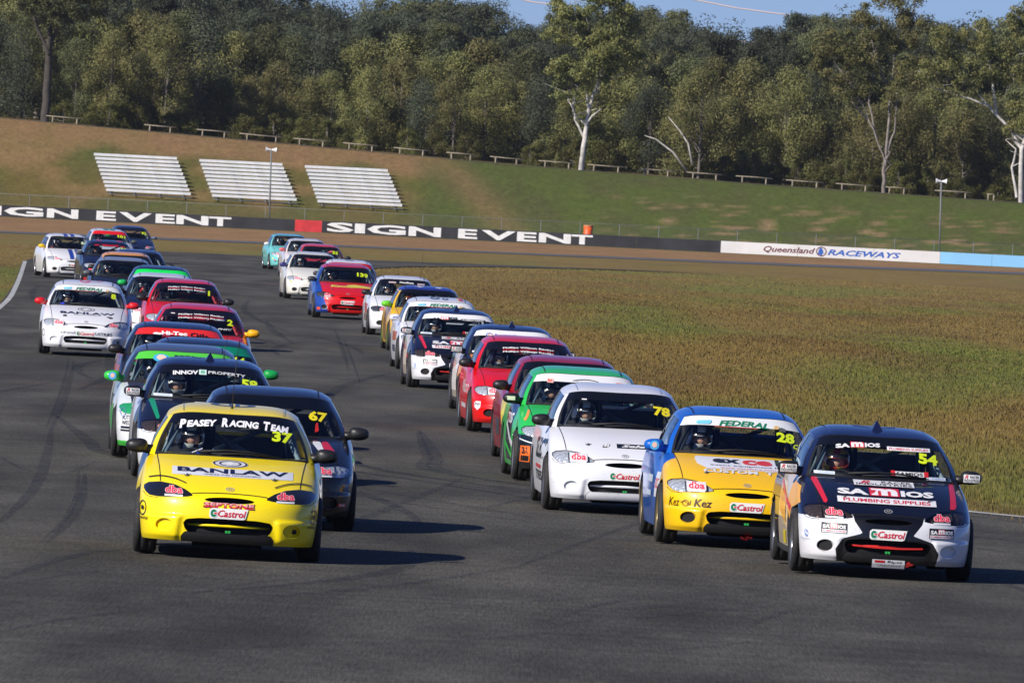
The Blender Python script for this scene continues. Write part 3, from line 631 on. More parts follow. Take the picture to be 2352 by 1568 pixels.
g_mid = hand_gum(3, [([(0, 0), (.1, 1.6), (.22, 3.1), (.35, 4.2)], .19, .13), ([(.35, 4.2), (.75, 5.6), (.85, 6.8), (.3, 7.3), (-.3, 8.2), (-.9, 9.6), (-1.2, 10.6), (-2.2, 11.4)], .10, .03), ([(.3, 4.0), (.1, 5.5), (.15, 7.5), (.1, 9.5)], .08, .03), ([(.8, 5.2), (1.1, 7.2), (1.5, 9.3), (2.2, 11.2)], .08, .03), ([(.1, 2.2), (-.5, 3.4), (-.75, 4.4), (-.6, 5.0)], .09, .04), ([(-.6, 4.0), (-1.1, 4.6), (-1.0, 5.4)], .06, .03), ([(.85, 6.4), (1.6, 6.2), (2.4, 6.6)], .07, .03)],
    [(1.0, 10.3, 2.6, 1.6), (-1.6, 10.6, 1.4, 1.2), (.5, 8.6, 1.5, 1.0), (2.4, 9.2, 1.2, 1.5), (-.8, 6.6, 1.9, 1.2), (.9, 11.6, 2.0, .9), (-1.3, 5.3, 1.1, .7), (2.9, 7.6, .9, .8), (.3, 7.3, .9, .9), (-.3, 6.0, 1.3, .8), (1.7, 6.9, 1.0, .9), (.2, 8.3, 1.6, 1.0), (-2.1, 8.8, 1.1, .8), (1.2, 8.0, 1.2, 1.0)], BARKW, L_FRONT, 150)
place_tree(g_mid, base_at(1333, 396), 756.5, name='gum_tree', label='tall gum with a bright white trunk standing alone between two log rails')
g_r = hand_gum(5, [([(0, 0), (-.05, 1.4), (.0, 2.2)], .15, .12), ([(0, 2.1), (-.6, 3.6), (-1.5, 5.4), (-2.6, 7.2), (-3.9, 8.8)], .07, .03), ([(0, 2.2), (.1, 4.4), (.15, 6.6), (.25, 8.6), (.2, 10.5), (.5, 12.6)], .10, .04), ([(0, 2.4), (.5, 4.2), (.6, 5.6), (.5, 7.2)], .08, .04), ([(-1.2, 4.8), (-2.8, 6.5), (-4.6, 7.9)], .08, .03), ([(.15, 6.6), (-1.0, 9.0), (-1.7, 11.6)], .08, .03), ([(.2, 9.), (1.3, 11.2), (1.5, 13)], .07, .03), ([(-.6, 3.6), (-1.3, 6.0), (-1.0, 8.6), (-2.0, 10.8)], .08, .03)],
    [(-3.6, 9.6, 2.0, 1.6), (-1.6, 9.0, 1.4, 1.1), (-4.7, 8.1, 1.0, .9), (-1.6, 11.4, 1.3, 1.3), (1.0, 12.0, 1.2, 1.5), (.9, 9.9, 1.0, 1.0), (-.3, 12.9, 1.2, 1.0), (.5, 8.0, .9, .9), (-3.3, 7.6, 1.0, .7), (-2.0, 7.4, 1.2, .9), (-3.0, 6.6, 1.0, .6), (.4, 6.6, .9, .7), (-.9, 10.2, 1.5, 1.1), (1.4, 8.6, 1.0, .9)], mat('pinkish_gum_bark', (.22, .19, .17), .85, noise=.35, nscale=2.5), L_FRONT, 130)
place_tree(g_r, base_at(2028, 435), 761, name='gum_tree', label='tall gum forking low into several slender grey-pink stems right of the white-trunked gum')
g_e = hand_gum(8, [([(0, 0), (-.15, 2), (-.1, 3.6), (.05, 4.2)], .18, .13), ([(-.1, 3.7), (-1.3, 5.2), (-2.5, 6.4), (-3.6, 7.6), (-4.4, 9.2)], .12, .04), ([(-1.9, 5.8), (-2.2, 7.6), (-2.6, 9.2), (-3.0, 10.6)], .10, .04), ([(0, 4.0), (.3, 6.5), (-.2, 9), (.6, 12)], .11, .04), ([(-2.5, 6.4), (-4.6, 7.0), (-6.2, 7.4)], .08, .03), ([(-.3, .4), (-.75, 2.4), (-.5, 3.6)], .10, .06), ([(0, 5.5), (1.6, 7), (3, 8)], .1, .04)],
    [(-5.2, 10.6, 1.6, 1.3), (-2.9, 10.9, 1.6, 1.4), (-6.3, 8.6, 1.1, 1.1), (.2, 12.0, 2.0, 2.0), (-.9, 8.8, 1.8, 1.3), (-2.9, 8.7, 1.0, .7), (1.6, 9.2, 2.0, 2.0), (-.5, 6.6, 1.3, 1.3), (2.0, 6.5, 1.2, 1.0), (-4.2, 7.6, 1.4, .7), (-2.0, 9.6, 1.4, 1.2), (-.6, 5.2, .8, .6), (-4.4, 9.2, 1.4, 1.0)], BARKW, L_FRONT, 140)
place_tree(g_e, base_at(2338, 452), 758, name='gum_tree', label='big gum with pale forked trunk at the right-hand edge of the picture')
g_l = hand_gum(11, [([(0, 0), (.02, 2.2), (.05, 4.5), (.1, 5.6)], .30, .22), ([(.1, 5.2), (.9, 7.2), (1.2, 9.2), (.7, 11)], .14, .05), ([(.05, 4.6), (-.9, 6.6), (-1.6, 8.4), (-1.4, 10.4)], .14, .05), ([(.1, 5.5), (.3, 8), (.2, 11)], .13, .04)],
    [(0, 9.6, 3.1, 2.2), (-2.2, 8.0, 1.6, 1.3), (2.3, 8.4, 1.6, 1.6), (.4, 12, 2.6, 1.4), (-1.2, 11, 2, 1.5), (.3, 7.2, 1.4, .9)], BARKD, L_GUM, 190)
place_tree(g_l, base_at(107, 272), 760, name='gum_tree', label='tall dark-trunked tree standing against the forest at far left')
# --- the forest as single trees of a few builds
P_T = [tall_gum(20+i, H=[12.5, 13.5, 11.5, 14, 12][i], leaf=[L_DARK, L_GUM, L_DARK, L_DARK, L_GUM][i], bark=[BARKG, BARKM, BARKG, BARKM, BARKG][i], fork=.26+.04*(i % 3), leafn=400, limbs=4+i % 2, csize=(1.0, 1.0, .78), size=.092, spread=.85) for i in range(5)]
P_M = [bushy(40+i, H=[8, 7, 9, 7.5][i], Wd=[3.9, 3.2, 3.9, 4.2][i], leaf=[L_OLIVE, L_OLIVE, L_GUM, L_DARK][i], leafn=480, n=32, size=.085) for i in range(4)]
P_S = [bushy(60+i, H=2.3, Wd=1.7, leaf=L_SHRUB, n=16, leafn=220, size=.07, base=.02) for i in range(3)]
LT = 'tall grey-green eucalyptus standing among the dense forest behind the bank'
LM = 'mid-height bushy olive gum at the front of the forest behind the log rails'
LS = 'low yellow-green shrub growing along the foot of the forest'
LB = 'dark tree deep in the forest filling the gaps between the trunks'
rr = random.Random(4)
ORD = ['first', 'second', 'third', 'fourth', 'fifth', 'sixth', 'seventh', 'eighth', 'ninth', 'tenth', 'eleventh', 'twelfth', 'thirteenth', 'fourteenth', 'fifteenth', 'sixteenth', 'seventeenth', 'eighteenth', 'nineteenth']
RC = [(a[0]+b[0])/2 for a, b in rails]
_seen = {}
def near_rail(px, what):
    "a label naming the log rail the plant stands behind, and its place among its like there"
    i = min(range(len(RC)), key=lambda k: abs(RC[k]-px)); side = 'left end of' if px < RC[i]-14 else 'right end of' if px > RC[i]+14 else 'middle of'
    k = (what, i, side); _seen[k] = _seen.get(k, 0)+1
    return '%s %s %s log rail from left%s' % (what+' by the', side, ORD[i], '' if _seen[k] == 1 else ' (behind)' if _seen[k] == 2 else ' (deeper)')
def topz(px):   # height of the forest edge above the camera line, from the skyline in the photograph
    return np.interp(px, [0, 300, 620, 690, 740, 800, 860, 930, 1000, 1080, 1150, 1235, 1300, 1440, 1520, 1560, 1620, 1690, 1740, 1775, 1830, 1900, 2050, 2110, 2200, 2352], [-60, -60, -50, 28, -30, 14, 40, -40, -40, 24, 92, 84, 20, 8, 10, 40, 48, 62, 112, 60, 25, 20, 60, 62, 35, 10])
def topc(px): return max(float(topz(px+d)) for d in (-32, 0, 32))
for row, (Y, step, k0) in enumerate(((790, 92, .94), (808, 84, .98), (828, 80, 1.0), (850, 86, 1.0))):
    px = -80+row*31
    while px < 2440:
        ty = topc(px)*.75+float(topz(px))*.25+(rr.uniform(6, 70) if row < 2 else rr.uniform(0, 16)+ (14 if row == 2 else 0))
        X = at(px, 200, Y).x; g = float(hz(np.array(X), np.array(Y))); top = at(px, ty, Y).z
        pr = rr.randrange(5); bb = float(np.percentile([v.co.z for v in P_T[pr][1].vertices], 99.7)) if pr not in globals().setdefault('_BB', {}) else _BB[pr]; _BB[pr] = bb
        s = (top-g)/bb
        place_tree(P_T[pr], X, Y+rr.uniform(-5, 5), s*rr.uniform(.9, 1.1), rr.uniform(0, 6.28), 'eucalyptus_tree', LT, 'tree', 'tall trees of the forest', sz=s)
        px += step*rr.uniform(.75, 1.25)
for row, (Y, step) in enumerate(((772, 66), (782, 60), (798, 64), (830, 60), (862, 52))):
    px = -70+row*23
    while px < 2430:
        X = at(px, 200, Y).x; pr = rr.choice([0, 0, 1, 1, 2, 3]) if row < 2 else rr.choice([2, 3, 3])
        cap = (at(px, topc(px)+18, Y).z-float(hz(np.array(X), np.array(Y))))/[8, 7, 9, 7.5][pr]/1.0
        s = rr.uniform(.55, .95) if row == 0 else rr.uniform(.8, 1.15) if row == 1 else rr.uniform(1.1, 1.45)
        place_tree(P_M[pr], X, Y+rr.uniform(-3, 3), s, rr.uniform(0, 6.28), 'bushy_tree', near_rail(px, ['tall olive bushy gum', 'narrow olive bushy gum', 'broad green bushy gum', 'dark rounded bushy tree'][pr]) if row < 2 else LB, 'tree', 'bushy trees at the forest front' if row < 2 else 'dark trees deep in the forest', sz=min(s*rr.uniform(.9, 1.15), cap))
        px += step*rr.uniform(.7, 1.3)
px = 150
while px < 2440:
    dens = 1 if (190 < px < 460 or 640 < px < 780 or px > 1640) else .45
    if rr.random() < dens:
        Y = rr.uniform(763.5, 768); X = at(px, 200, Y).x
        place_tree(rr.choice(P_S), X, Y, rr.uniform(.55, 1.05), rr.uniform(0, 6.28), 'shrub', near_rail(px, 'low yellow-green shrub'), 'shrub', 'low shrubs at the foot of the forest', sz=rr.uniform(.5, .95))
    px += rr.uniform(24, 44)
# bare fallen-looking limbs seen inside the forest edge
for (pts, lab) in (([(1578, 395), (1545, 350), (1505, 320), (1480, 312)], 'bare pale limb leaning out of the forest right of the white-trunked gum'), ([(1590, 380), (1580, 330), (1560, 300), (1535, 270)], 'bare pale branch rising beside the leaning limb')):
    Yb = 768; P = [at(a, b, Yb) for a, b in pts]
    tag(ob('dead_branch', MB().tube(P, [.09, .07, .05, .02], 6).mesh('dead_branch'), None, BARKW), lab, 'branch')
# ------------------------------------------------------------------ the racing hatchback: surfaces
# local frame: x across (image right), y backwards from the nose, z up
zW = pchip([(.12, .765), (.16, .778), (.22, .788), (.32, .80), (.45, .808), (.55, .806), (.65, .80), (.75, .785), (.82, .768), (.86, .75)])
zF = pchip([(.12, .075), (.155, .03), (.20, .008), (.28, .0), (.36, .0), (.44, .008), (.49, .022), (.53, .045), (.562, .085), (.60, .16), (.65, .28), (.70, .42), (.75, .585), (.80, .79), (.835, .97), (.86, 1.10)])
zR = pchip([(.12, 3.86), (.2, 3.93), (.35, 3.97), (.5, 3.96), (.6, 3.90), (.75, 3.86), (.86, 3.80)])
D_F, D_R = .62, .42
def low_pt(z, kind, p):
    w = float(zW(z)); f = float(zF(z)); r = float(zR(z)); w0 = w; k = .955
    if kind == 0: w = w*k
    if kind == 1: w = w*(k+(1-k)*min(1, p/.28)**2*(3-2*min(1, p/.28)))
    if kind == 0:
        a = p*math.pi/2; x = w*math.sin(a)**(2/3.0) if a > 0 else 0; y = f+D_F*(1-math.cos(a)**(2/2.4) if a < math.pi/2-1e-9 else 1)
        sm = lambda t: max(0., min(1., t))**2*(3-2*max(0., min(1., t)))
        fade = 1-p**5
        y -= .030*fade*sm((x-.395+.12*(z-.25))/.05)*sm((.375-z)/.035)*sm((z-.05)/.05)*(1-.55*sm((.185-z)/.03))       # bumper corners standing out beside the intake
        return (x, y)
    if kind == 1:
        y0 = f+D_F; y1 = r-D_R; return (w+.006*math.sin(math.pi*p), y0+(y1-y0)*p)
    a = (1-p)*math.pi/2; return (w*math.sin(a)**(2/3.2) if a > 0 else 0, r-D_R*(1-math.cos(a)**(2/2.4) if a < math.pi/2-1e-9 else 1))
def low_surface():
    zl = list(np.arange(.142, .60, .0115))+list(np.linspace(.60, .86, 15))
    ts = [(0, (i/46)**1.15) for i in range(46)]+[(1, i/42) for i in range(42)]+[(2, i/12) for i in range(13)]
    half = len(ts); V = []; T = []
    for z in zl:
        row = [low_pt(z, k, p) for k, p in ts]
        full = [(-x, y, z) for x, y in row[::-1]][1:-1]  # other side without both centre points
        V += [(x, y, z) for x, y in row]+full
    # shelf tucking in under the windows
    z = .866
    row = [low_pt(.86, k, p) for k, p in ts]; q = [(x*.90, y+(.03 if k == 0 else -.03 if k == 2 else 0)) for (x, y), (k, p) in zip(row, ts)]
    V += [(x, y, z) for x, y in q]+[(-x, y, z) for x, y in q[::-1]][1:-1]
    n = 2*half-2; m = len(zl)+1
    for j in range(m-1):
        for i in range(n):
            a, b, c, d = j*n+i, j*n+(i+1) % n, (j+1)*n+(i+1) % n, (j+1)*n+i
            T += [(a, b, c), (a, c, d)]
    return np.array(V, float), np.array(T, int)
def clip(VT, f):
    "cut a triangle soup where f changes sign: returns (inside f<0, outside)"
    V, T = VT
    if len(T) == 0: return VT, VT
    d = f(V); d = np.where(np.abs(d) < 1e-6, 1e-6, d); neg = d < 0; c = neg[T].sum(1)
    Ti = [tuple(t) for t in T[c == 3]]; To = [tuple(t) for t in T[c == 0]]; NV = []; cache = {}; base = len(V)
    def cut(a, b):
        k = (a, b) if a < b else (b, a)
        if k not in cache:
            t = d[a]/(d[a]-d[b]); cache[k] = base+len(NV); NV.append(V[a]+(V[b]-V[a])*t)
        return cache[k]
    for t in T[(c == 1) | (c == 2)]:
        t = list(t); one = neg[t].sum() == 1
        k = [i for i in range(3) if neg[t[i]] == one][0]
        a, b, e = t[k], t[(k+1) % 3], t[(k+2) % 3]; ab = cut(a, b); ae = cut(a, e)
        (Ti if one else To).append((a, ab, ae)); (To if one else Ti).extend([(ab, b, e), (ab, e, ae)])
    V2 = np.concatenate([V, np.array(NV)]) if NV else V
    A = lambda L: np.array(L, int).reshape(-1, 3)
    return (V2, A(Ti)), (V2, A(To))
def compact(VT):
    V, T = VT; u, inv = np.unique(T.ravel(), return_inverse=True); return V[u], inv.reshape(-1, 3)
def sdpoly(P):
    P = np.array(P, float)
    def f(X, Z):
        q = np.stack([X, Z], 1); d = np.full(len(q), 1e9); s = np.ones(len(q)); n = len(P); j = n-1
        for i in range(n):
            e = P[j]-P[i]; w = q-P[i]; t = np.clip((w@e)/max(e@e, 1e-12), 0, 1); b = w-np.outer(t, e); d = np.minimum(d, (b*b).sum(1))
            c1 = q[:, 1] >= P[i][1]; c2 = q[:, 1] < P[j][1]; c3 = e[0]*w[:, 1] > e[1]*w[:, 0]
            fl = (c1 & c2 & c3) | (~c1 & ~c2 & ~c3); s = np.where(fl, -s, s); j = i
        return s*np.sqrt(d)
    return f
def xz(poly, ymax=.7, mirror=False):
    s = sdpoly(poly)
    return (lambda V: np.maximum(s(np.abs(V[:, 0]) if mirror else V[:, 0], V[:, 2]), V[:, 1]-ymax))
def ell(cx, cz, rx, rz, ymax=.6, mirror=True):
    return lambda V: np.maximum(np.sqrt((((np.abs(V[:, 0]) if mirror else V[:, 0])-cx)/rx)**2+((V[:, 2]-cz)/rz)**2)-1, V[:, 1]-ymax)
def join(*L):
    V = []; T = []; b = 0
    for (v, t) in L:
        V.append(v); T.append(np.asarray(t)+b); b += len(v)
    return np.concatenate(V), np.concatenate(T)
def boundary(T):
    e = {}
    for a, b, c in T:
        for p, q in ((a, b), (b, c), (c, a)):
            if (q, p) in e: del e[(q, p)]
            else: e[(p, q)] = 1
    return list(e)
def recess(VT, depth, shrink=1.0, dirn=(0, 1, 0)):
    "walls going back from the rim of a cut-out, and the cut-out moved back"
    V, T = compact(VT); c = V.mean(0); W2 = V.copy(); W2 = c+(V-c)*shrink; W2 = W2+np.array(dirn)*depth
    E = boundary(T); n = len(V); VV = np.concatenate([V, W2]); wall = []
    for a, b in E: wall += [(a, b, b+n), (a, b+n, a+n)]
    return compact((VV, np.array(wall, int))), (W2, T)
LOW = low_surface(); LOW0 = LOW
HL_P = [(.739, .595), (.700, .619), (.598, .632), (.474, .617), (.384, .584), (.322, .548), (.316, .531), (.361, .521), (.474, .512), (.61, .505), (.688, .513), (.722, .539), (.740, .566)]
lights, LOW = clip(LOW, xz(HL_P, .95, True))
GR_P = [(-.36, .335), (-.25, .348), (0, .352), (.25, .348), (.36, .335), (.385, .30), (.37, .255), (.345, .225), (-.345, .225), (-.37, .255), (-.385, .30)]
grille, LOW = clip(LOW, xz(GR_P, .6))
slot, LOW = clip(LOW, ell(0, .508, .215, .026, .6))
fog, LOW = clip(LOW, ell(.545, .272, .075, .056, .6))
SP_P = [(-.37, .228), (.37, .228), (.40, .185), (.385, .05), (-.385, .05), (-.40, .185)]
lip, LOW = clip(LOW, xz(SP_P, .6))
AR = .335
def arch(V):
    d = np.minimum(np.hypot(V[:, 1]-.80, (V[:, 2]-.27)), np.hypot(V[:, 1]-3.2, (V[:, 2]-.27)))-AR
    return np.maximum(d, .5-np.abs(V[:, 0]))
_, LOW = clip(LOW, arch)
bump, LOW = clip(LOW, lambda V: np.maximum(V[:, 2]-np.where(np.abs(V[:, 0]) < .33, .560, .545-.02*np.clip((np.abs(V[:, 0])-.33)/.1, 0, 1)), V[:, 1]-.62))
hood, LOW = clip(LOW, lambda V: np.maximum(np.maximum(np.abs(V[:, 0])-(.60+(V[:, 2]-.63)*.22), V[:, 1]-1.5), .5-V[:, 2]))
rearb, LOW = clip(LOW, lambda V: np.maximum(3.45-V[:, 1], V[:, 2]-.5))
doorf, LOW = clip(LOW, lambda V: np.maximum(np.maximum(1.33-V[:, 1], V[:, 1]-2.42), np.maximum(.2-V[:, 2], V[:, 2]-.8655)))
PC = {}
PC['headlight_l'] = compact(clip(lights, lambda V: V[:, 0])[0]); PC['headlight_r'] = compact(clip(lights, lambda V: -V[:, 0])[0])
for nme, src, dep, sh in (('grille', grille, .10, .98), ('slot', slot, .08, .95)):
    w, b = recess(src, dep, sh); PC[nme+'_wall'] = w; PC[nme+'_back'] = b
fw = []; fb = []
for s in (1, -1):
    w, b = recess(clip(fog, lambda V: V[:, 0]*s)[0], .035, .86); fw.append(w); fb.append(b)
    PC['fog_wall_%d' % s] = w; PC['fog_back_%d' % s] = b
    tv = BVHTree.FromPolygons([tuple(q) for q in b[0]], [tuple(int(k) for k in t) for t in b[1]]); hv = []
    for rr_ in (0, .5, 1):
        for k in range(14):
            h = tv.ray_cast(Vector((s*.545+.022+.024*rr_*math.cos(6.2832*k/14), -2, .272+.022*rr_*math.sin(6.2832*k/14))), Vector((0, 1, 0)))
            hv.append((s*.545+.022+.024*rr_*math.cos(6.2832*k/14), (h[0].y if h[0] is not None else float(b[0][:, 1].mean()))-.003, .272+.022*rr_*math.sin(6.2832*k/14)))
    PC['duct_%d' % s] = (np.array(hv), np.array([t for r_ in (0, 14) for k in range(14) for t in ((r_+k, r_+(k+1) % 14, r_+14+k), (r_+(k+1) % 14, r_+14+(k+1) % 14, r_+14+k))], int))
w, b = recess(lip, .02, .99); PC['lip'] = join(w, (b[0]-np.array([0, .055, 0]), b[1]))
PC['bumper'] = compact(bump); PC['hood'] = compact(hood); PC['rear_bumper'] = compact(rearb); PC['fenders'] = compact(LOW)
PC['door_l'] = compact(clip(doorf, lambda V: V[:, 0])[0]); PC['door_r'] = compact(clip(doorf, lambda V: -V[:, 0])[0])
# greenhouse
zC = pchip([(1.6, 1.19), (1.7, 1.214), (1.85, 1.245), (2.1, 1.273), (2.45, 1.288), (2.8, 1.283), (3.05, 1.260), (3.2, 1.232), (3.35, 1.19)])
def Zroof(x, y): return float(zC(y))-.085*(abs(x)/.57)**5.5
GB = [(0, 1.055), (.20, 1.062), (.40, 1.095), (.56, 1.18), (.667, 1.28), (.708, 1.345), (.722, 1.65), (.722, 2.25), (.722, 2.35), (.70, 3.05), (.665, 3.42), (.60, 3.58), (.4, 3.68), (0, 3.72)]
GT = [(0, 1.70), (.16, 1.705), (.31, 1.72), (.435, 1.755), (.525, 1.82), (.556, 1.88), (.566, 2.05), (.568, 2.35), (.566, 2.45), (.55, 2.95), (.51, 3.12), (.46, 3.20), (.3, 3.26), (0, 3.29)]
_ix = list(range(14)); fBx, fBy, fTx, fTy = [pchip(list(zip(_ix, [p[k] for p in G]))) for G, k in ((GB, 0), (GB, 1), (GT, 0), (GT, 1))]
def gh(u, v):
    bx, by, tx, ty = float(fBx(u)), float(fBy(u)), float(fTx(u)), float(fTy(u)); tz = Zroof(tx, ty); bz = .838
    b = .022*math.sin(math.pi*v); s = 1+b/.6
    y = by+(ty-by)*v; x = (bx+(tx-bx)*v)*(s if u > 3 else 1); y -= b*(1 if u < 4.5 else -1 if u > 10.5 else 0)
    return (x, y, bz+(tz-bz)*v)
def patch(u0, u1, v0, v1, nu, nv, off=0, both=True, side=1):
    us = np.linspace(u0, u1, nu+1)
    V = []
    if both and u0 == 0: cols = [(-1, u) for u in us[::-1][:-1]]+[(1, u) for u in us]
    elif both and u1 == 13: cols = [(1, u) for u in us]+[(-1, u) for u in us[::-1][1:]]
    else: cols = [(side, u) for u in us]
    for j in range(nv+1):
        v = v0(0)+(v1(0)-v0(0))*j/nv if callable(v0) else v0+(v1-v0)*j/nv
        for (s, u) in cols:
            p = gh(u, v); V.append((p[0]*s+(s*off if 4.5 < u < 10.5 else 0), p[1]+(-off if u <= 4.5 else off if u >= 10.5 else 0), p[2]+off*.3))
    n = len(cols); T = []
    for j in range(nv):
        for i in range(n-1):
            a = j*n+i; T += [(a, a+1, a+1+n), (a, a+1+n, a+n)]
    return np.array(V), np.array(T, int)
PC['windscreen'] = patch(0, 4, .035, .96, 12, 12)
PC['seal'] = join(*[patch(3.72, 4, .03, .96, 2, 10, .0025, both=False, side=s) for s in (1, -1)], patch(0, 4, .03, .075, 12, 1, .0025))
PC['header'] = join(patch(0, 4, .96, 1, 12, 1), patch(0, 4, 0, .035, 12, 1))
for s_, n_ in ((-1, 'pillars_l'), (1, 'pillars_r')): PC[n_] = join(patch(4, 5, 0, 1, 2, 10, both=False, side=s_), patch(5, 10, .94, 1, 14, 1, both=False, side=s_), patch(5, 10, 0, .05, 14, 1, both=False, side=s_), patch(9.2, 11, 0, 1, 6, 10, both=False, side=s_))
PC['rear_frame'] = join(patch(11, 13, .94, 1, 8, 1), patch(11, 13, 0, .06, 8, 1))
for s_, n_ in ((-1, 'b_pillar_l'), (1, 'b_pillar_r')): PC[n_] = patch(7, 8, .05, .94, 1, 6, both=False, side=s_); PC['f'+n_] = patch(5, 5.25, .05, .94, 1, 6, both=False, side=s_)
PC['glass_front_l'] = patch(5.25, 7, .05, .94, 5, 6, both=False, side=-1); PC['glass_front_r'] = patch(5.25, 7, .05, .94, 5, 6, both=False, side=1)
PC['glass_rear_l'] = patch(8, 9.2, .05, .94, 5, 6, both=False, side=-1); PC['glass_rear_r'] = patch(8, 9.2, .05, .94, 5, 6, both=False, side=1)
PC['rear_window'] = patch(11, 13, .06, .94, 8, 6)
def roof():
    V = []; T = []; nr, nf = 22, 22
    sy = pchip([(0, 4), (1, 11)])
    for i in range(nr+1):
        r = i/nr; u = 4+7*r; xs = float(fTx(u)); ys = float(fTy(u)); yc = 1.70+(3.29-1.70)*r
        for j in range(-nf, nf+1):
            f = j/nf; af = abs(f)
            g0 = (float(fTy(np.interp(af*.525, [p[0] for p in GT[:5]], [0, 1, 2, 3, 4])))-1.70)/.12; g1 = af**3
            g = g0*(1-r)+g1*r; y = yc+(ys-yc)*g; x = xs*f; V.append((x, y, Zroof(x, y)+.0015))
    n = 2*nf+1
    for i in range(nr):
        for j in range(n-1):
            a = i*n+j; T += [(a, a+1, a+1+n), (a, a+1+n, a+n)]
    return np.array(V), np.array(T, int)
PC['roof'] = roof()
# everything the stickers can be laid on
_v, _t = join(LOW0, PC['windscreen'], PC['header'], PC['pillars_l'], PC['pillars_r'], PC['roof'], PC['b_pillar_l'], PC['b_pillar_r'], PC['glass_front_l'], PC['glass_rear_l'])
BV = BVHTree.FromPolygons([tuple(p) for p in _v], [tuple(int(i) for i in t) for t in _t])
_v, _t = join(PC['roof']); BVR = BVHTree.FromPolygons([tuple(p) for p in _v], [tuple(int(i) for i in t) for t in _t])
def onto(x, z, lift):
    h = BV.ray_cast(Vector((x, -3, z)), Vector((0, 1, 0)))
    if h[0] is None: h = BV.ray_cast(Vector((x*.97, -3, z-.01)), Vector((0, 1, 0)))
    if h[0] is None: return (x, .6, z)
    n = h[1]; n = n if n.y < 0 else -n
    p = h[0]+n*lift; return (p.x, p.y, p.z)
def onto_side(y, z, lift, s=-1):
    h = BV.ray_cast(Vector((s*3, y, z)), Vector((-s, 0, 0)))
    return (h[0].x+s*lift, y, z) if h[0] is not None else (s*.8, y, z)
def onto_roof(x, y, lift):
    h = BVR.ray_cast(Vector((x, y, 3)), Vector((0, 0, -1)))
    return (x, y, h[0].z+lift) if h[0] is not None else (x, y, 1.2+lift)
def grid2(x0, x1, z0, z1, cell=.03):
    nx_ = max(1, int(math.ceil((x1-x0)/cell))); nz_ = max(1, int(math.ceil((z1-z0)/cell))); V = []; T = []
    for j in range(nz_+1):
        for i in range(nx_+1): V.append((x0+(x1-x0)*i/nx_, 0, z0+(z1-z0)*j/nz_))
    for j in range(nz_):
        for i in range(nx_):
            a = j*(nx_+1)+i; T += [(a, a+1, a+2+nx_), (a, a+2+nx_, a+1+nx_)]
    return np.array(V), np.array(T, int)
def sticker(spec):
    "spec -> list of (2D verts, faces) in the projection plane"
    k = spec[0]
    if k == 'rect': V, T = grid2(*spec[1:5])
    elif k == 'poly':
        P = spec[1]; X = [p[0] for p in P]; Z = [p[1] for p in P]; g = grid2(min(X), max(X), min(Z), max(Z), .022)
        s = sdpoly(P); V, T = compact(clip(g, lambda v: s(v[:, 0], v[:, 2]))[0])
    elif k == 'ell':
        cx, cz, rx, rz = spec[1:5]; V = [(cx, 0, cz)]; n = 20
        for rr_ in (.5, 1): V += [(cx+rx*rr_*math.cos(6.2832*i/n), 0, cz+rz*rr_*math.sin(6.2832*i/n)) for i in range(n)]
        T = [(0, 1+i, 1+(i+1) % n) for i in range(n)]+[(1+i, 1+n+i, 1+n+(i+1) % n) for i in range(n)]+[(1+i, 1+n+(i+1) % n, 1+(i+1) % n) for i in range(n)]
    elif k == 'ring':
        cx, cz, rx, rz, th = spec[1:6]; n = 28; V = []
        for i in range(n):
            c, s = math.cos(6.2832*i/n), math.sin(6.2832*i/n); V += [(cx+rx*c, 0, cz+rz*s), (cx+rx*(1-th)*c, 0, cz+rz*(1-th)*s)]
        T = [(2*i, 2*i+1, (2*i+3) % (2*n), (2*i+2) % (2*n)) for i in range(n)]
    elif k == 'line':
        P = curve_pts(spec[1], 5); w = spec[2]; v, T = ribbon([(p[0], p[1], 0) for p in P], w, 0); V = [(p[0], 0, p[1]) for p in v]
    elif k == 'text':
        s, x0, x1, z0, z1 = spec[1:6]; st = spec[6] if len(spec) > 6 and isinstance(spec[6], dict) else {}
        v, T = textmesh(s, st.get('b', .03), st.get('s', 0)); V = []
        for p in v:
            x = x0+(x1-x0)*p[0]; z = z0+(z1-z0)*p[1]; z -= st.get('arc', 0)*(x-st.get('ac', 0))**2; z -= st.get('sl', 0)*(x-(x0+x1)/2); V.append((x, 0, z))
    return [tuple(v) for v in V], [tuple(int(i) for i in t) for t in T]
def decals(name, specs, parent, place='front', base=.003, label=None):
    "specs: (shape..., colour) laid one on another"
    mb = MB(); cols = []
    for li, sp in enumerate(specs):
        c = tuple(sp[-1]); 
        if c not in cols: cols.append(c)
        V, T = sticker(sp[:-1]); lift = base+.0008*li
        if place == 'front': V = [onto(v[0], v[2], lift) for v in V]
        elif place == 'side': V = [onto_side(v[0], v[2], lift) for v in V]
        elif place == 'roof': V = [onto_roof(v[0], v[2], lift) for v in V]
        mb.add(V, T, cols.index(c))
    return ob(name, mb.mesh(name, [vinyl(c) for c in cols], False), parent, label=label)
_MC = {}
def pmesh(key, name=None):
    if key not in _MC:
        V, T = PC[key]; _MC[key] = mkmesh(name or key, V, T)
    return _MC[key]
def cache(key, fn):
    if key not in _MC: _MC[key] = fn()
    return _MC[key]
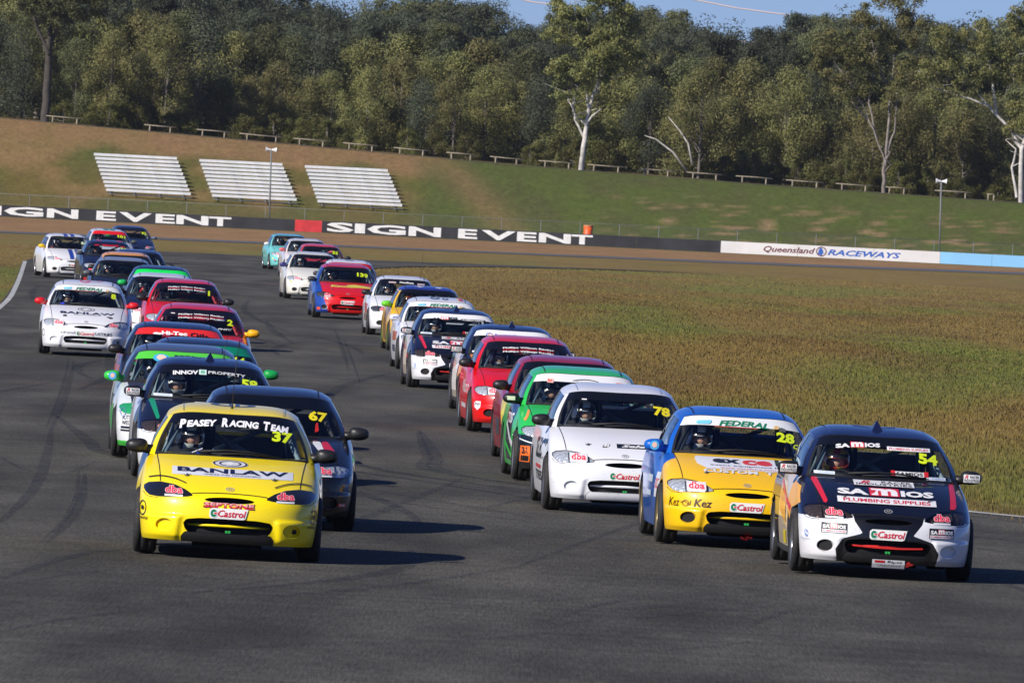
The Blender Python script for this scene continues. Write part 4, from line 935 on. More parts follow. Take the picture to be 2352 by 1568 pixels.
# wheels
def tyre_me():
    r, w = .285, .098; pr = [(-w+.01, .19), (-w, .215), (-w-.004, .245), (-w+.006, .268), (-w+.022, .281)]
    for g in (-.035, .035): pr += [(g-.003, r), (g-.002, r-.002), (g+.002, r-.002), (g+.003, r)]
    pr += [(w-.022, .281), (w-.006, .268), (w+.004, .245), (w, .215), (w-.01, .19)]
    return MB().lathe(pr, n=40).mesh('tyre')
def rim_me(out):
    mb = MB().lathe([(out*.085, .195), (out*.092, .188), (out*.07, .178), (-out*.08, .17), (-out*.085, .19)], n=32)
    mb.lathe([(out*.06, .001), (out*.072, .03), (out*.06, .052), (out*.03, .055)], n=16)
    for k in range(7):
        a = 2*math.pi*k/7; mb.tube([(out*.058, .03*math.cos(a), .03*math.sin(a)), (out*.07, .1*math.cos(a), .1*math.sin(a)), (out*.06, .182*math.cos(a), .182*math.sin(a))], [.017, .014, .018], 6)
    mb.lathe([(-out*.02, .14), (-out*.022, .03)], n=24)
    return mb.mesh('rim')
def wheelwell_me():
    mb = MB()
    for s in (1, -1):
        for yc in (.80, 3.2):
            n = 16; V = []
            for i in range(n+1):
                a = math.pi*(-.08+1.16*i/n)
                V += [(s*.55, yc+(AR+.004)*math.cos(a), .27+(AR+.004)*math.sin(a)), (s*.735, yc+(AR+.004)*math.cos(a), .27+(AR+.004)*math.sin(a))]
            mb.add(V, [(2*i, 2*i+1, 2*i+3, 2*i+2) for i in range(n)])
            V = [(s*.55, yc+AR*math.cos(math.pi*(-.08+1.16*i/n)), .27+AR*math.sin(math.pi*(-.08+1.16*i/n))) for i in range(n+1)]
            mb.add(V, [tuple(range(n+1))])
    mb.box((0, 2.0, .15), (.70, 1.55, .02)); mb.box((0, .5, .20), (.52, .16, .03)); mb.box((0, .75, .13), (.30, .30, .03)); mb.box((.1, 1.0, .11), (.12, .2, .02))
    return mb.mesh('underbody', smooth=False)
def mirror_me(s):
    mb = MB(); V = []; n, m = 18, 9
    for j in range(m+1):
        a = math.pi*j/m
        for i in range(n):
            t = 2*math.pi*i/n; cx = math.copysign(abs(math.cos(t))**.75, math.cos(t)); sz = math.copysign(abs(math.sin(t))**.75, math.sin(t))
            q = math.sin(a)**.8; y = -math.cos(a)
            V.append((s*(.825+.098*cx*q), 1.42+.075*y, .905+.062*sz*q*(1-.12*s*cx*s)))
    mb.add(V, [(j*n+i, j*n+(i+1) % n, (j+1)*n+(i+1) % n, (j+1)*n+i) for j in range(m) for i in range(n)])
    mb.tube([(s*.68, 1.47, .872), (s*.72, 1.45, .878), (s*.77, 1.43, .888)], [.05, .042, .042], 10)
    return mb.mesh('mirror')
def wiper_me():
    mb = MB(); pts = [onto(x, z, .02) for x, z in ((-.30, .875), (-.05, .895), (.13, .893), (.33, .876))]
    mb.tube(pts, [.010, .009, .007, .005], 5)
    pts = [onto(x, z, .012) for x, z in ((-.18, .869), (.10, .882), (.42, .868))]; mb.tube(pts, .005, 4)
    return mb.mesh('wiper')
def seat_me():
    mb = MB()
    mb.box((-.33, 2.30, .62), (.20, .05, .36), rot=Matrix.Rotation(R(-10), 3, 'X'), taper=.8); mb.box((-.33, 2.34, 1.03), (.15, .045, .12), rot=Matrix.Rotation(R(-8), 3, 'X'), taper=.85)
    mb.box((-.33, 2.02, .33), (.21, .25, .06)); mb.box((-.53, 2.2, .62), (.025, .1, .2)); mb.box((-.13, 2.2, .62), (.025, .1, .2))
    mb.box((-.49, 2.26, 1.0), (.02, .07, .09)); mb.box((-.17, 2.26, 1.0), (.02, .07, .09))
    return mb.mesh('seat')
def cage_me():
    mb = MB(); r = .022
    hoop = [(s*x, 2.5, z) for s, x, z in ((-1, .62, .2), (-1, .60, .8), (-1, .50, 1.12), (-1, .40, 1.19), (1, .40, 1.19), (1, .50, 1.12), (1, .60, .8), (1, .62, .2))]
    mb.tube(hoop, r, 7)
    for s in (-1, 1):
        mb.tube([(s*.60, 1.30, .5), (s*.58, 1.40, .86), (s*.44, 1.88, 1.13), (s*.43, 2.5, 1.19)], r, 7)
        mb.tube([(s*.42, 2.5, 1.15), (s*.50, 3.4, .72)], r, 7); mb.tube([(s*.64, 1.35, .45), (s*.64, 2.5, .72)], r, 7)
    mb.tube([(-.42, 1.90, 1.135), (.42, 1.90, 1.135)], r, 7); mb.tube([(-.59, 2.5, .80), (.59, 2.5, .80)], r, 7); mb.tube([(-.42, 2.5, 1.18), (.60, 2.5, .55)], r, 7)
    mb.tube([(.42, 2.52, 1.15), (-.45, 3.4, .72)], r, 7); mb.tube([(-.42, 2.52, 1.15), (.45, 3.4, .70)], r, 7)
    return mb.mesh('roll_cage')
def dash_me():
    mb = MB(); mb.box((0, 1.34, .80), (.60, .16, .045), taper=.9); mb.box((-.33, 1.46, .855), (.16, .06, .03), taper=.7); mb.box((0, 1.25, .6), (.62, .03, .2))
    return mb.mesh('dashboard')
def tub_me():
    V = [(-.66, 1.2, .3), (.66, 1.2, .3), (.66, 3.6, .3), (-.66, 3.6, .3), (-.69, 1.3, .845), (.69, 1.3, .845), (.62, 3.45, .845), (-.62, 3.45, .845)]
    mb = MB().add(V, [(0, 1, 2, 3), (0, 3, 7, 4), (1, 5, 6, 2)]); mb.box((0, 3.3, .62), (.58, .16, .1)); mb.box((0, 2.9, .42), (.55, .2, .12))
    return mb.mesh('cabin_floor', smooth=False)
def steer_me():
    mb = MB(); c = Vector((-.34, 1.50, .765)); n = 22; t = R(60); P = []
    for i in range(n+1):
        a = 2*math.pi*i/n; P.append(c+Vector((.155*math.cos(a), .155*math.sin(a)*math.cos(t), .155*math.sin(a)*math.sin(t))))
    mb.tube(P, .014, 7, cap=False)
    for a in (.2, 2.9, 4.7): mb.tube([c, c+Vector((.15*math.cos(a), .15*math.sin(a)*math.cos(t), .15*math.sin(a)*math.sin(t)))], .012, 5)
    mb.tube([c, c+Vector((0, -.25, -.08))], .02, 6); return mb.mesh('steering_wheel')
def rv_me():
    return MB().box((.02, 1.78, 1.135), (.125, .012, .03)).tube([(.02, 1.76, 1.16), (.02, 1.74, 1.19)], .008, 5).mesh('rear_view_mirror')
def lens_split(key):
    "reflector bowl behind the lens with a dividing rib"
    V, T = PC[key]; V = V+np.array([0, .045, 0]); c = V.mean(0); V = c+(V-c)*.97
    return V, T
def pins_me(x):
    mb = MB()
    if 1:
        p = onto(x, .692, .0); mb.lathe([(0, .022), (.004, .02), (.006, .008), (.02, .007), (.021, .001)], c=p, axis='z', n=10); mb.tube([(p[0]-.03, p[1]+.01, p[2]+.012), (p[0]+.035, p[1]+.01, p[2]+.010)], .004, 5)
    return mb.mesh('bonnet_pin')
SEAMS = [('line', [(-.60, .634), (-.605, .68), (-.62, .76), (-.645, .845)], .008), ('line', [(.60, .634), (.605, .68), (.62, .76), (.645, .845)], .008), ('line', [(-.325, .550), (-.2, .561), (0, .566), (.2, .561), (.325, .550)], .007),
         ('line', [(-.74, .54), (-.70, .505), (-.61, .498)], .005), ('line', [(.74, .54), (.70, .505), (.61, .498)], .005)]
HLM = {}
def hl_mats(style):
    lens = {'clear': glassy('clear_lens', (.88, .9, .92)), 'smoke': glassy('smoked_lens', (.30, .26, .24)), 'black': mat('black_lens_cover', (.010, .010, .011), .12, 0, 1), 'green': mat('green_lens_cover', (.02, .30, .10), .15, 0, 1), 'dark': glassy('dark_lens', (.35, .35, .36))}[style]
    if 'refl' not in HLM:
        m = mat('lamp_reflector', (.74, .76, .80), .35, .45); n = m.node_tree; b = n.nodes['Principled BSDF']
        tc = n.nodes.new('ShaderNodeTexCoord'); w = n.nodes.new('ShaderNodeTexVoronoi'); w.inputs['Scale'].default_value = 22; bp = n.nodes.new('ShaderNodeBump'); bp.inputs['Strength'].default_value = .8; bp.inputs['Distance'].default_value = .02
        n.links.new(tc.outputs['Object'], w.inputs['Vector']); n.links.new(w.outputs['Distance'], bp.inputs['Height']); n.links.new(bp.outputs[0], b.inputs['Normal']); HLM['refl'] = m
    return lens, HLM['refl']
def dba(cx, cz, w=.155, col=(226, 48, 72), dark=False):
    h = w*.42
    L = []
    L += [('rect', cx-w*.5, cx+w*.5, cz-h*.86, cz-h*.62, (225, 225, 228))]
    L += [('text', 'dba', cx-w*.5, cx+w*.5, cz-h*.5, cz+h*.5, dict(b=.055), (245, 200, 206)), ('text', 'dba', cx-w*.47, cx+w*.47, cz-h*.46, cz+h*.46, dict(b=.02), col)]
    return L
def smallcaps(words, x0, x1, z0, z1, st, col, k=.80):
    "capital word starts taller than the rest"
    tot = sum(1.15+.95*(len(w)-1) for w in words)+.7*(len(words)-1); u = (x1-x0)/tot; x = x0; L = []
    for w in words:
        L.append(('text', w[0], x, x+u*1.05, z0-.004, z1, st, col)); x += u*1.15
        L.append(('text', w[1:], x, x+u*.95*(len(w)-1)-u*.05, z0, z0+(z1-z0)*k, st, col)); x += u*(.95*(len(w)-1)+.7)
    return L
def castrol(cx=0, cz=.395, w=.33, sl=0):
    h = w*.27; x0 = cx-w/2
    L = [('poly', [(x0, cz-h*.32), (x0+w*.04, cz-h*.5), (x0+w*.93, cz-h*.5), (x0+w, cz+h*.5), (x0+w*.06, cz+h*.5), (x0, cz+h*.3)], (226, 226, 222)),
         ('ell', x0+w*.115, cz, w*.095, h*.42, (0, 120, 74)), ('rect', x0+w*.10, x0+w*.215, cz-h*.10, cz+h*.12, (226, 226, 222)), ('rect', x0+w*.12, x0+w*.22, cz-h*.06, cz+h*.08, (214, 28, 44)), ('ring', x0+w*.115, cz, w*.095, h*.42, .14, (226, 226, 222)),
         ('text', 'Castrol', x0+w*.22, x0+w*.95, cz-h*.30, cz+h*.34, dict(b=.015, s=.25), (208, 22, 40))]
    return L
def samios(x0, x1, z0, z1, tc=(236, 236, 236), arc=0):
    w = x1-x0; st = dict(b=.05, arc=arc); f = lambda x: -arc*x*x; k = .33; kk = .64
    zc = lambda x: f(x)
    L = [('text', 'SA', x0, x0+w*(k-.01), z0, z1-(z1-z0)*.12, st, tc), ('rect', x0+w*k, x0+w*kk, z0-(z1-z0)*.05+f(x0+w*.48), z1+(z1-z0)*.12+f(x0+w*.48), (214, 44, 56)),
         ('text', 'm', x0+w*(k+.02), x0+w*(kk-.02), z0+.002, z1+.002, dict(b=.05, arc=arc), (240, 236, 236)), ('text', 'IOS', x0+w*(kk+.015), x1, z0, z1-(z1-z0)*.12, st, tc)]
    return L
def racer(cx, cz, w, h):
    return [('rect', cx-w/2, cx+w/2, cz-h/2, cz+h/2, (228, 228, 228)), ('text', 'R', cx-w*.44, cx-w*.22, cz-h*.02, cz+h*.45, dict(b=.03, s=.4), (205, 40, 55)), ('text', 'RACER', cx-w*.1, cx+w*.44, cz+h*.05, cz+h*.40, dict(b=.01), (40, 40, 45)), ('text', 'INDUSTRIES', cx-w*.46, cx+w*.46, cz-h*.42, cz-h*.05, dict(b=.01), (50, 50, 55))]
def mirror_pad(side, specs, parent):
    mb = MB(); cols = []
    for li, sp in enumerate(specs):
        c = tuple(sp[-1])
        if c not in cols: cols.append(c)
        V, T = sticker(sp[:-1]); mb.add([(side*.825+v[0], 1.342-.0015*li+.9*(abs(v[0])**2+v[2]**2), .905+v[2]) for v in V], T, cols.index(c))
    return ob('sticker', mb.mesh('sticker', [vinyl(c) for c in cols], False), parent)
def banner(parent, col, v0=.76, texts=(), name='windscreen_banner'):
    V, T = patch(0, 4, v0, .985, 14, 5, .004); V[:, 2] -= 0
    o = ob(name, mkmesh(name, V, T, [vinyl(col)]), parent)
    if texts: decals('lettering', texts, o, base=.0075)
    return o
# ------------------------------------------------------------------ drivers
def skinned(name, joints, edges, root_i=0, sub=1):
    me = bpy.data.meshes.new(name); me.from_pydata([j[:3] for j in joints], edges, [])
    o = bpy.data.objects.new(name, me); COL.objects.link(o)
    sk = o.modifiers.new('s', 'SKIN'); 
    if not me.skin_vertices: me.attributes
    for i, j in enumerate(joints):
        r = j[3] if isinstance(j[3], tuple) else (j[3], j[3]); me.skin_vertices[0].data[i].radius = r; me.skin_vertices[0].data[i].use_root = (i == root_i)
    sk.use_smooth_shade = True
    sb = o.modifiers.new('u', 'SUBSURF'); sb.levels = sub; sb.render_levels = sub
    dg = bpy.context.evaluated_depsgraph_get(); dg.update()
    out = bpy.data.meshes.new_from_object(o.evaluated_get(dg)); out.name = name; bpy.data.objects.remove(o)
    return out
def person_meshes():
    J = [(0, 0, .02, (.15, .12)), (0, -.01, .20, (.14, .105)), (0, 0, .40, (.17, .11)), (0, .01, .52, (.12, .085)), (0, -.01, .62, .055)]
    E = [(0, 1), (1, 2), (2, 3), (3, 4)]
    for s in (-1, 1):
        b = len(J); hx = s*.155
        J += [(s*.18, 0, .49, .062), (s*.255, -.16, .36, .048), (s*.20, -.40, .40, .036), (s*.165, -.475, .425, .030), (s*.165, -.525, .43, (.034, .022))]
        E += [(3, b), (b, b+1), (b+1, b+2), (b+2, b+3), (b+3, b+4)]
        for k in range(4):   # fingers curled over the wheel rim
            f = len(J); ox = s*(.165+(k-1.5)*.0); oz = .455-k*.020; q = s*.165
            J += [(q-s*.012, -.555, oz, .0095), (q-s*.035, -.565-.004*k, oz, .009), (q-s*.05, -.545, oz-.004, .008)]; E += [(b+4, f), (f, f+1), (f+1, f+2)]
        f = len(J); J += [(s*.15, -.52, .468, .010), (s*.135, -.545, .478, .009)]; E += [(b+4, f), (f, f+1)]
        h = len(J); J += [(s*.11, -.10, -.02, .085), (s*.13, -.48, .08, .062), (s*.12, -.80, -.12, .042), (s*.12, -.88, -.10, .032)]; E += [(0, h), (h, h+1), (h+1, h+2), (h+2, h+3)]
    body = skinned('body', J, E)
    # helmet shell with eye port
    mb = MB().ball((0, 0, 0), (.128, .148, .142), 30, 20)
    V = np.array(mb.V); T = np.array([t for f in mb.F for t in ((f[0], f[1], f[2]), (f[0], f[2], f[3]))])
    V[:, 1] = np.where(V[:, 2] < -.02, V[:, 1]*(1+.12*(V[:, 1] < 0)), V[:, 1]); V[:, 2] = np.maximum(V[:, 2], -.128)
    port = sdpoly([(-.10, -.025), (-.105, .012), (-.08, .036), (.08, .036), (.105, .012), (.10, -.025), (.06, -.042), (-.06, -.042)])
    inn, shell = clip((V, T), lambda v: np.maximum(port(v[:, 0], v[:, 2]), v[:, 1]+.03))
    w, b = recess(inn, .02, .97)
    shell = compact(join(compact(shell), w)); 
    sm = mkmesh('helmet', *shell)
    # face: head ovoid with nose, brow, eyes, mouth
    mb = MB().ball((0, .01, -.005), (.088, .105, .115), 22, 16); F0 = np.array(mb.V)
    fr = F0[:, 1] < 0
    F0[:, 1] -= np.where(fr, .030*np.exp(-(F0[:, 0]/.016)**2-((F0[:, 2]+.022)/.028)**2), 0)
    F0[:, 1] += np.where(fr, .014*np.exp(-((np.abs(F0[:, 0])-.036)/.02)**2-((F0[:, 2]-.012)/.014)**2), 0)
    F0[:, 1] -= np.where(fr, .008*np.exp(-(F0[:, 0]/.06)**2-((F0[:, 2]-.04)/.014)**2), 0)
    face = mkmesh('face', F0, mb.F)
    mb = MB()
    for s in (-1, 1): mb.ball((s*.034, -.078, .012), .0125, 8, 6, 0); mb.ball((s*.034, -.0885, .012), .006, 6, 5, 1)
    mb.tube([(-.022, -.088, -.062), (0, -.094, -.060), (.022, -.088, -.062)], .004, 5, 2)
    for s in (-1, 1): mb.tube([(s*.018, -.094, .036), (s*.036, -.092, .040), (s*.054, -.080, .035)], .004, 5, 1)
    feat = mb.mesh('eyes', [mat('eye_white', (.6, .58, .55), .3), mat('dark_hair', (.02, .015, .012), .5), mat('lips', (.30, .10, .09), .5)])
    vis = MB(); V2 = []; 
    for j in range(5):
        for i in range(13):
            a = R(-56+112*i/12); z = .045+.028*j/4; rr_ = math.sqrt(max(0, 1-(z/.142)**2)); V2.append((.131*rr_*math.sin(a), -.152*rr_*math.cos(a)-.004, z))
    vis.add(V2, [(j*13+i, j*13+i+1, (j+1)*13+i+1, (j+1)*13+i) for j in range(4) for i in range(12)])
    return body, sm, face, feat, vis.mesh('visor')
PM = person_meshes()
def helmet_mat(kind):
    k = 'helmet_'+kind
    if k in MATS: return MATS[k]
    base, alt = {'white': ((.70, .72, .70), (.015, .015, .02)), 'black': ((.02, .02, .024), (.6, .6, .6)), 'flame': ((.55, .03, .02), (.75, .38, .02)), 'grey': ((.45, .48, .46), (.7, .7, .7)), 'silver': ((.5, .5, .52), (.02, .02, .02))}[kind]
    m = mat(k, base, .25, 0, 1); n = m.node_tree; b = n.nodes['Principled BSDF']
    tc = n.nodes.new('ShaderNodeTexCoord'); w = n.nodes.new('ShaderNodeTexWave'); w.inputs['Scale'].default_value = 2.3; w.inputs['Distortion'].default_value = 5; w.inputs['Detail'].default_value = 1
    r = n.nodes.new('ShaderNodeMath'); r.operation = 'GREATER_THAN'; r.inputs[1].default_value = .72 if kind != 'flame' else .5
    mx = n.nodes.new('ShaderNodeMix'); mx.data_type = 'RGBA'; mx.inputs[6].default_value = (*base, 1); mx.inputs[7].default_value = (*alt, 1)
    n.links.new(tc.outputs['Object'], w.inputs[0]); n.links.new(w.outputs[1], r.inputs[0]); n.links.new(r.outputs[0], mx.inputs[0]); n.links.new(mx.outputs[2], b.inputs['Base Color'])
    return m
SUITS = {'black': mat('black_suit', (.012, .012, .014), .9, noise=.3, nscale=30), 'blue': mat('blue_suit', (.02, .04, .16), .9, noise=.2, nscale=30), 'red': mat('red_suit', (.25, .02, .02), .9), 'grey': mat('grey_suit', (.12, .12, .13), .9)}
def driver(M, yaw, hk, suit, label, look=0):
    p = M @ Vector((-.36, 1.93, .345))
    e = empty('person', p, yaw); tag(e, label, 'person', 'drivers in the racing cars')
    ob('body', PM[0], e, SUITS[suit])
    for nm, me, mt_ in (('helmet', PM[1], helmet_mat(hk)), ('face', PM[2], SKIN), ('visor', PM[4], mat('dark_visor', (.02, .02, .025), .08, 0, 1))):
        o = ob(nm, me, e, mt_); o.location = (0, -.10, .645); o.rotation_euler = (R(4), 0, look)
        if nm == 'face': q = bpy.data.objects.new('eyes', PM[3]); COL.objects.link(q); q.parent = o
    return e
# ------------------------------------------------------------------ car assembly
NUMC = (212, 232, 30); NUMY = (232, 214, 30); WHT = (228, 228, 230); BLK = (14, 14, 16); NAVY = (12, 17, 42)
SPLAY = {}
def livery_mesh(key, zones, base, cname):
    "split one body panel into colour fields"
    pieces = []; rest = PC[key]; cols = [base]
    for f, c in zones:
        inn, rest = clip(rest, f)
        if c not in cols: cols.append(c)
        if len(inn[1]): pieces.append((compact(inn), cols.index(c)))
    pieces.append((compact(rest), 0))
    V = []; T = []; M_ = []; b = 0
    for (v, t), m in pieces:
        V.append(v); T.append(t+b); M_ += [m]*len(t); b += len(v)
    me = mkmesh(cname, np.concatenate(V), np.concatenate(T), [paint(c) for c in cols], M_)
    # keep the shading of the uncut panel across colour fields
    return me
NCAR = 0
def car(cpx, cpy, yaw, label, body, roof=None, hood=None, bumper=None, fenders=None, doors=None, pillars=None, mir=(14, 14, 15), band=None, bandv=.80, btxt=(), num=None, numcol=NUMC, numx=None, hoodd=(), bumpd=(), sided=(), roofd=(),
        hl='clear', dbas=(True, True), fog='plug', cast=True, zones=None, helmet='white', suit='black', cage=(.16, .22, .24), drv=None, look=.1, ant=None, fin=False, rim=(.30, .30, .31), lip=None, bar=None, back='dark', mirpad=None, roll=0, seams_roof=BLK, winds=(), crest_s=None, hubs=True, tow=None, dy=0, lipd=None):
    global NCAR
    u, y = unroll(cpx, cpy); s = crest_s or (y-HOR)/(CAM_H-1.288); Yc = FPX/s; X = u/s
    ps = R(yaw); ax = Vector((math.cos(ps), math.sin(ps), 0)); ay = Vector((-math.sin(ps), math.cos(ps), 0))
    o3 = Vector((X, Yc, 0))-ay*2.45
    root = empty('race_car', (o3.x, o3.y, 0), ps); rl_ = random.Random(int(cpx*7)); root.rotation_euler = (R(rl_.uniform(-.25, .35)), R(rl_.uniform(-.15, .75)), ps); tag(root, label, 'car', 'racing hatchbacks on the track')
    M = Matrix.Translation(o3) @ Matrix.Rotation(ps, 4, 'Z')
    zones = zones or {}
    near = s > 95
    def panel(key, name, col):
        if key in zones:
            o = ob(name, livery_mesh(key, zones[key], col, name), root)
        else: o = ob(name, pmesh(key, name), root, paint(col))
        return o
    B = body; roof = roof or B; hood = hood or B; bumper = bumper or B; fenders = fenders or B; doors = doors or fenders; pillars = pillars or B
    panel('fenders', 'body', fenders); H = panel('hood', 'bonnet', hood); P = panel('bumper', 'front_bumper', bumper); ob('rear_bumper', pmesh('rear_bumper'), root, paint(fenders))
    panel('door_l', 'door', doors); ob('door', pmesh('door_r', 'door'), root, paint(doors))
    RF = ob('roof', pmesh('roof'), root, paint(roof)); ob('pillar', pmesh('pillars_l', 'pillar'), root, paint(pillars)); ob('pillar', pmesh('pillars_r', 'pillar'), root, paint(pillars)); ob('rear_window_frame', pmesh('rear_frame', 'rear_window_frame'), root, paint(pillars)); ob('windscreen_frame', pmesh('header', 'windscreen_frame'), root, TRIM); [ob('door_frame', pmesh(k_, 'door_frame'), root, TRIM) for k_ in ('b_pillar_l', 'b_pillar_r', 'fb_pillar_l', 'fb_pillar_r')]
    Wn = ob('windscreen', pmesh('windscreen'), root, GLASS)
    ob('windscreen_seal', pmesh('seal', 'windscreen_seal'), Wn, TRIM)
    for k in ('glass_front_l', 'glass_front_r', 'glass_rear_l', 'glass_rear_r'): ob('side_window', pmesh(k, 'side_window'), root, SGLASS)
    ob('rear_window', pmesh('rear_window'), root, RGLASS)
    ob('underbody', cache('under', wheelwell_me), root, DARK)
    G = ob('grille', pmesh('grille_back', 'grille'), root, DARK); ob('grille_surround', pmesh('grille_wall', 'grille_surround'), G, paint(bumper) if lip is None else paint(lip))
    ob('grille_bar', cache('gbar', lambda: MB().tube([(-.35, .13, .285), (-.2, .07, .288), (0, .05, .289), (.2, .07, .288), (.35, .13, .285)], [.008, .013, .014, .013, .008], 6).mesh('grille_bar')), G, paint(bar or bumper))
    ob('grille_rib', cache('grib', lambda: (lambda m_: ([m_.box((x, .09, .315), (.004, .01, .03)) for x in (-.17, 0, .17)], m_)[1])(MB()).mesh('grille_rib')), G, BLACKP)
    ob('bonnet_slot', pmesh('slot_back', 'bonnet_slot'), root, DARK); ob('slot_rim', pmesh('slot_wall', 'slot_rim'), P, BLACKP)
    for sgn in (-1, 1):
        st = fog if isinstance(fog, str) else fog[0 if sgn < 0 else 1]
        F_ = ob('fog_light', pmesh('fog_back_%d' % sgn, 'fog_light'), root, paint(bumper if 'bumper' not in zones or st != 'plug' else WHT) if st == 'plug' else DARK)
        ob('fog_surround', pmesh('fog_wall_%d' % sgn, 'fog_surround'), F_, paint(bumper if 'bumper' not in zones else (fogc := WHT)))
        if st == 'plug': ob('duct_hole', pmesh('duct_%d' % sgn, 'duct_hole'), F_, DARK)
    ob('splitter', pmesh('lip', 'splitter'), root, paint(bumper) if lip is None else BLACKP)
    lens, refl = hl_mats(hl)
    for key, sg in (('headlight_l', -1), ('headlight_r', 1)):
        h = ob('headlight', pmesh(key, 'headlight'), root, lens)
        if hl in ('clear', 'smoke', 'dark'):
            ob('reflector', cache('refl'+key, lambda: mkmesh('reflector', *lens_split(key))), h, refl)
            ob('lamp_divider', cache('div'+key, lambda: (lambda m_: m_.tube([onto(sg*.585, z, -.012) for z in (.51, .54, .58, .61, .625)], .004, 5))(MB()).mesh('lamp_divider')), h, mat('lamp_divider', (.08, .08, .085), .4))
        if dbas[0 if sg < 0 else 1] and s > 60:
            L = ([('rect', sg*.478-.088, sg*.478+.088, .53, .607, (214, 210, 212))] if hl in ('clear',) and sg < 0 else [])+dba(sg*.478, .572 if sg < 0 else .566)
            decals('sticker', L, h, base=.004)
    for i, sg in enumerate((-1, 1)):
        mc = mir if isinstance(mir[0], int) else mir[i]
        mo = ob('mirror', cache('mir%d' % sg, lambda: mirror_me(sg)), root, BLACKP if mc == (14, 14, 15) else paint(mc))
        if mirpad and mirpad[i]: mirror_pad(sg, mirpad[i], mo)
    for (wx_, wy) in ((-.705, .80), (.705, .80), (-.705, 3.2), (.705, 3.2)):
        w = empty('wheel', (wx_, wy, .285)); w.parent = root
        w['label'] = ('front' if wy < 1 else 'rear')+(' left' if wx_ < 0 else ' right')+' wheel'; del w['label']
        steer = 0
        ob('tyre', cache('tyre', tyre_me), w, RUBBER); ob('rim', cache('rim%d' % (wx_ > 0), lambda: rim_me(1 if wx_ > 0 else -1)), w, mat('rim_'+hexc([c*255 for c in rim]), rim, .3, .8))
    if near: ob('wiper', cache('wiper', wiper_me), root, TRIM)
    # cabin
    ob('cabin_floor', cache('tub', tub_me), root, CAB); ob('dashboard', cache('dash', dash_me), root, TRIM); ob('steering_wheel', cache('steer', steer_me), root, TRIM); ob('seat', cache('seat', seat_me), root, mat('seat_black', (.01, .01, .011), .8))
    ob('roll_cage', cache('cage', cage_me), root, mat('cage_'+hexc([c*255 for c in cage]), cage, .5)); ob('rear_view_mirror', cache('rv', rv_me), root, TRIM)
    ob('parcel_shelf', cache('shelf', lambda: MB().box((0, 3.40, .90), (.57, .03, .10)).box((0, 3.15, .80), (.60, .25, .02)).mesh('parcel_shelf', smooth=False)), root, CAB); ob('hatch_rail', cache('hrail', lambda: MB().box((0, 3.42, 1.012), (.53, .02, .016)).mesh('hatch_rail', smooth=False)), root, paint(pillars))
    # seams and trim
    def seams():
        mb = MB()
        for sp in SEAMS:
            V, T = sticker(sp); mb.add([onto(v[0], v[2], .0025) for v in V], T)
        return mb.mesh('panel_gap', smooth=False)
    ob('panel_gap', cache('seams', seams), root, TRIM)
    def gutters(sg):
        mb = MB()
        if 1:
            P_ = [onto_roof(sg*(.435+.012*t), 1.80+1.38*t, .003) for t in np.linspace(0, 1, 14)]; V = []
            for p in P_: V += [(p[0]-.008, p[1], p[2]), (p[0]+.008, p[1], p[2]-.001)]
            mb.add(V, [(2*i, 2*i+1, 2*i+3, 2*i+2) for i in range(13)])
        return mb.mesh('roof_gutter', smooth=False)
    for sg in (-1, 1): ob('roof_gutter', cache('gut%d' % sg, lambda: gutters(sg)), RF, mat('gutter_rubber', (.012, .012, .014), .5) if seams_roof == BLK else paint(seams_roof))
    if near: [ob('bonnet_pin', cache('pin%d' % sg, lambda: pins_me(sg*.375)), H, GREYM) for sg in (-1, 1)]
    if near: decals('badge', [('ring', 0, .60, .038, .0165, .22, (150, 150, 150)), ('text', 'H', -.02, .02, .592, .609, dict(b=.02, s=.4), (150, 150, 150))], H)
    # dark tinted band or coloured banner across the top of the glass
    banner(Wn, band or (9, 9, 11), bandv, btxt, 'windscreen_banner')
    if num:
        x1 = .515 if numx is None else numx; wn = .088*len(num) if num != '1' else .036; decals('number', [('text', num, x1-wn, x1, .995, 1.085, dict(b=.045, sl=.10), numcol)], Wn, base=.009)
    if winds: decals('sticker', list(winds), Wn, base=.006)
    if hoodd: decals('bonnet_lettering', list(hoodd), H)
    B2 = list(bumpd)+(castrol() if cast else [])
    if B2 and s > 60: decals('bumper_sticker', B2, P)
    if s > 90 and bumpd is not None:
        decals('vent_tape', [('rect', -.022, .022, .235, .255, (50, 170, 80)), ('rect', -.002, .002, .235, .255, (20, 60, 30))], root, base=.03)
    if lipd: decals('sticker', lipd, root, base=.062)
    if sided: decals('side_graphics', list(sided), root, 'side')
    if roofd: decals('roof_marking', list(roofd), RF, 'roof')
    if fin: ob('roof_fin', cache('fin', lambda: MB().add([(-.05, 1.98, 1.262), (.05, 1.98, 1.262), (.05, 2.14, 1.276), (-.05, 2.14, 1.276), (0, 2.08, 1.36)], [(0, 1, 4), (1, 2, 4), (2, 3, 4), (3, 0, 4)]).mesh('roof_fin', smooth=False)), RF, paint(roof))
    if ant: ob('antenna', MB().lathe([(0, .012), (.03, .008), (.04, .003)], c=(ant[0], ant[1], Zroof(*ant[:2])), axis='z', n=8).tube([(ant[0], ant[1], Zroof(*ant[:2])), (ant[0]+.01, ant[1]+.02, Zroof(*ant[:2])+ant[2]*.5), (ant[0]+.03, ant[1]+.08, Zroof(*ant[:2])+ant[2])], .0035, 5).mesh('antenna'), RF, TRIM)
    if tow: decals('tow_hook', [('poly', [(-.02, .16), (.02, .16), (.035, .09), (-.005, .09)], (200, 30, 34)), ('poly', [(-.09, .175), (-.02, .14), (.03, .14), (.09, .175), (0, .155)], (205, 40, 44))], root, base=.07)
    if drv: driver(M, ps, helmet, suit, drv, look)
    return root
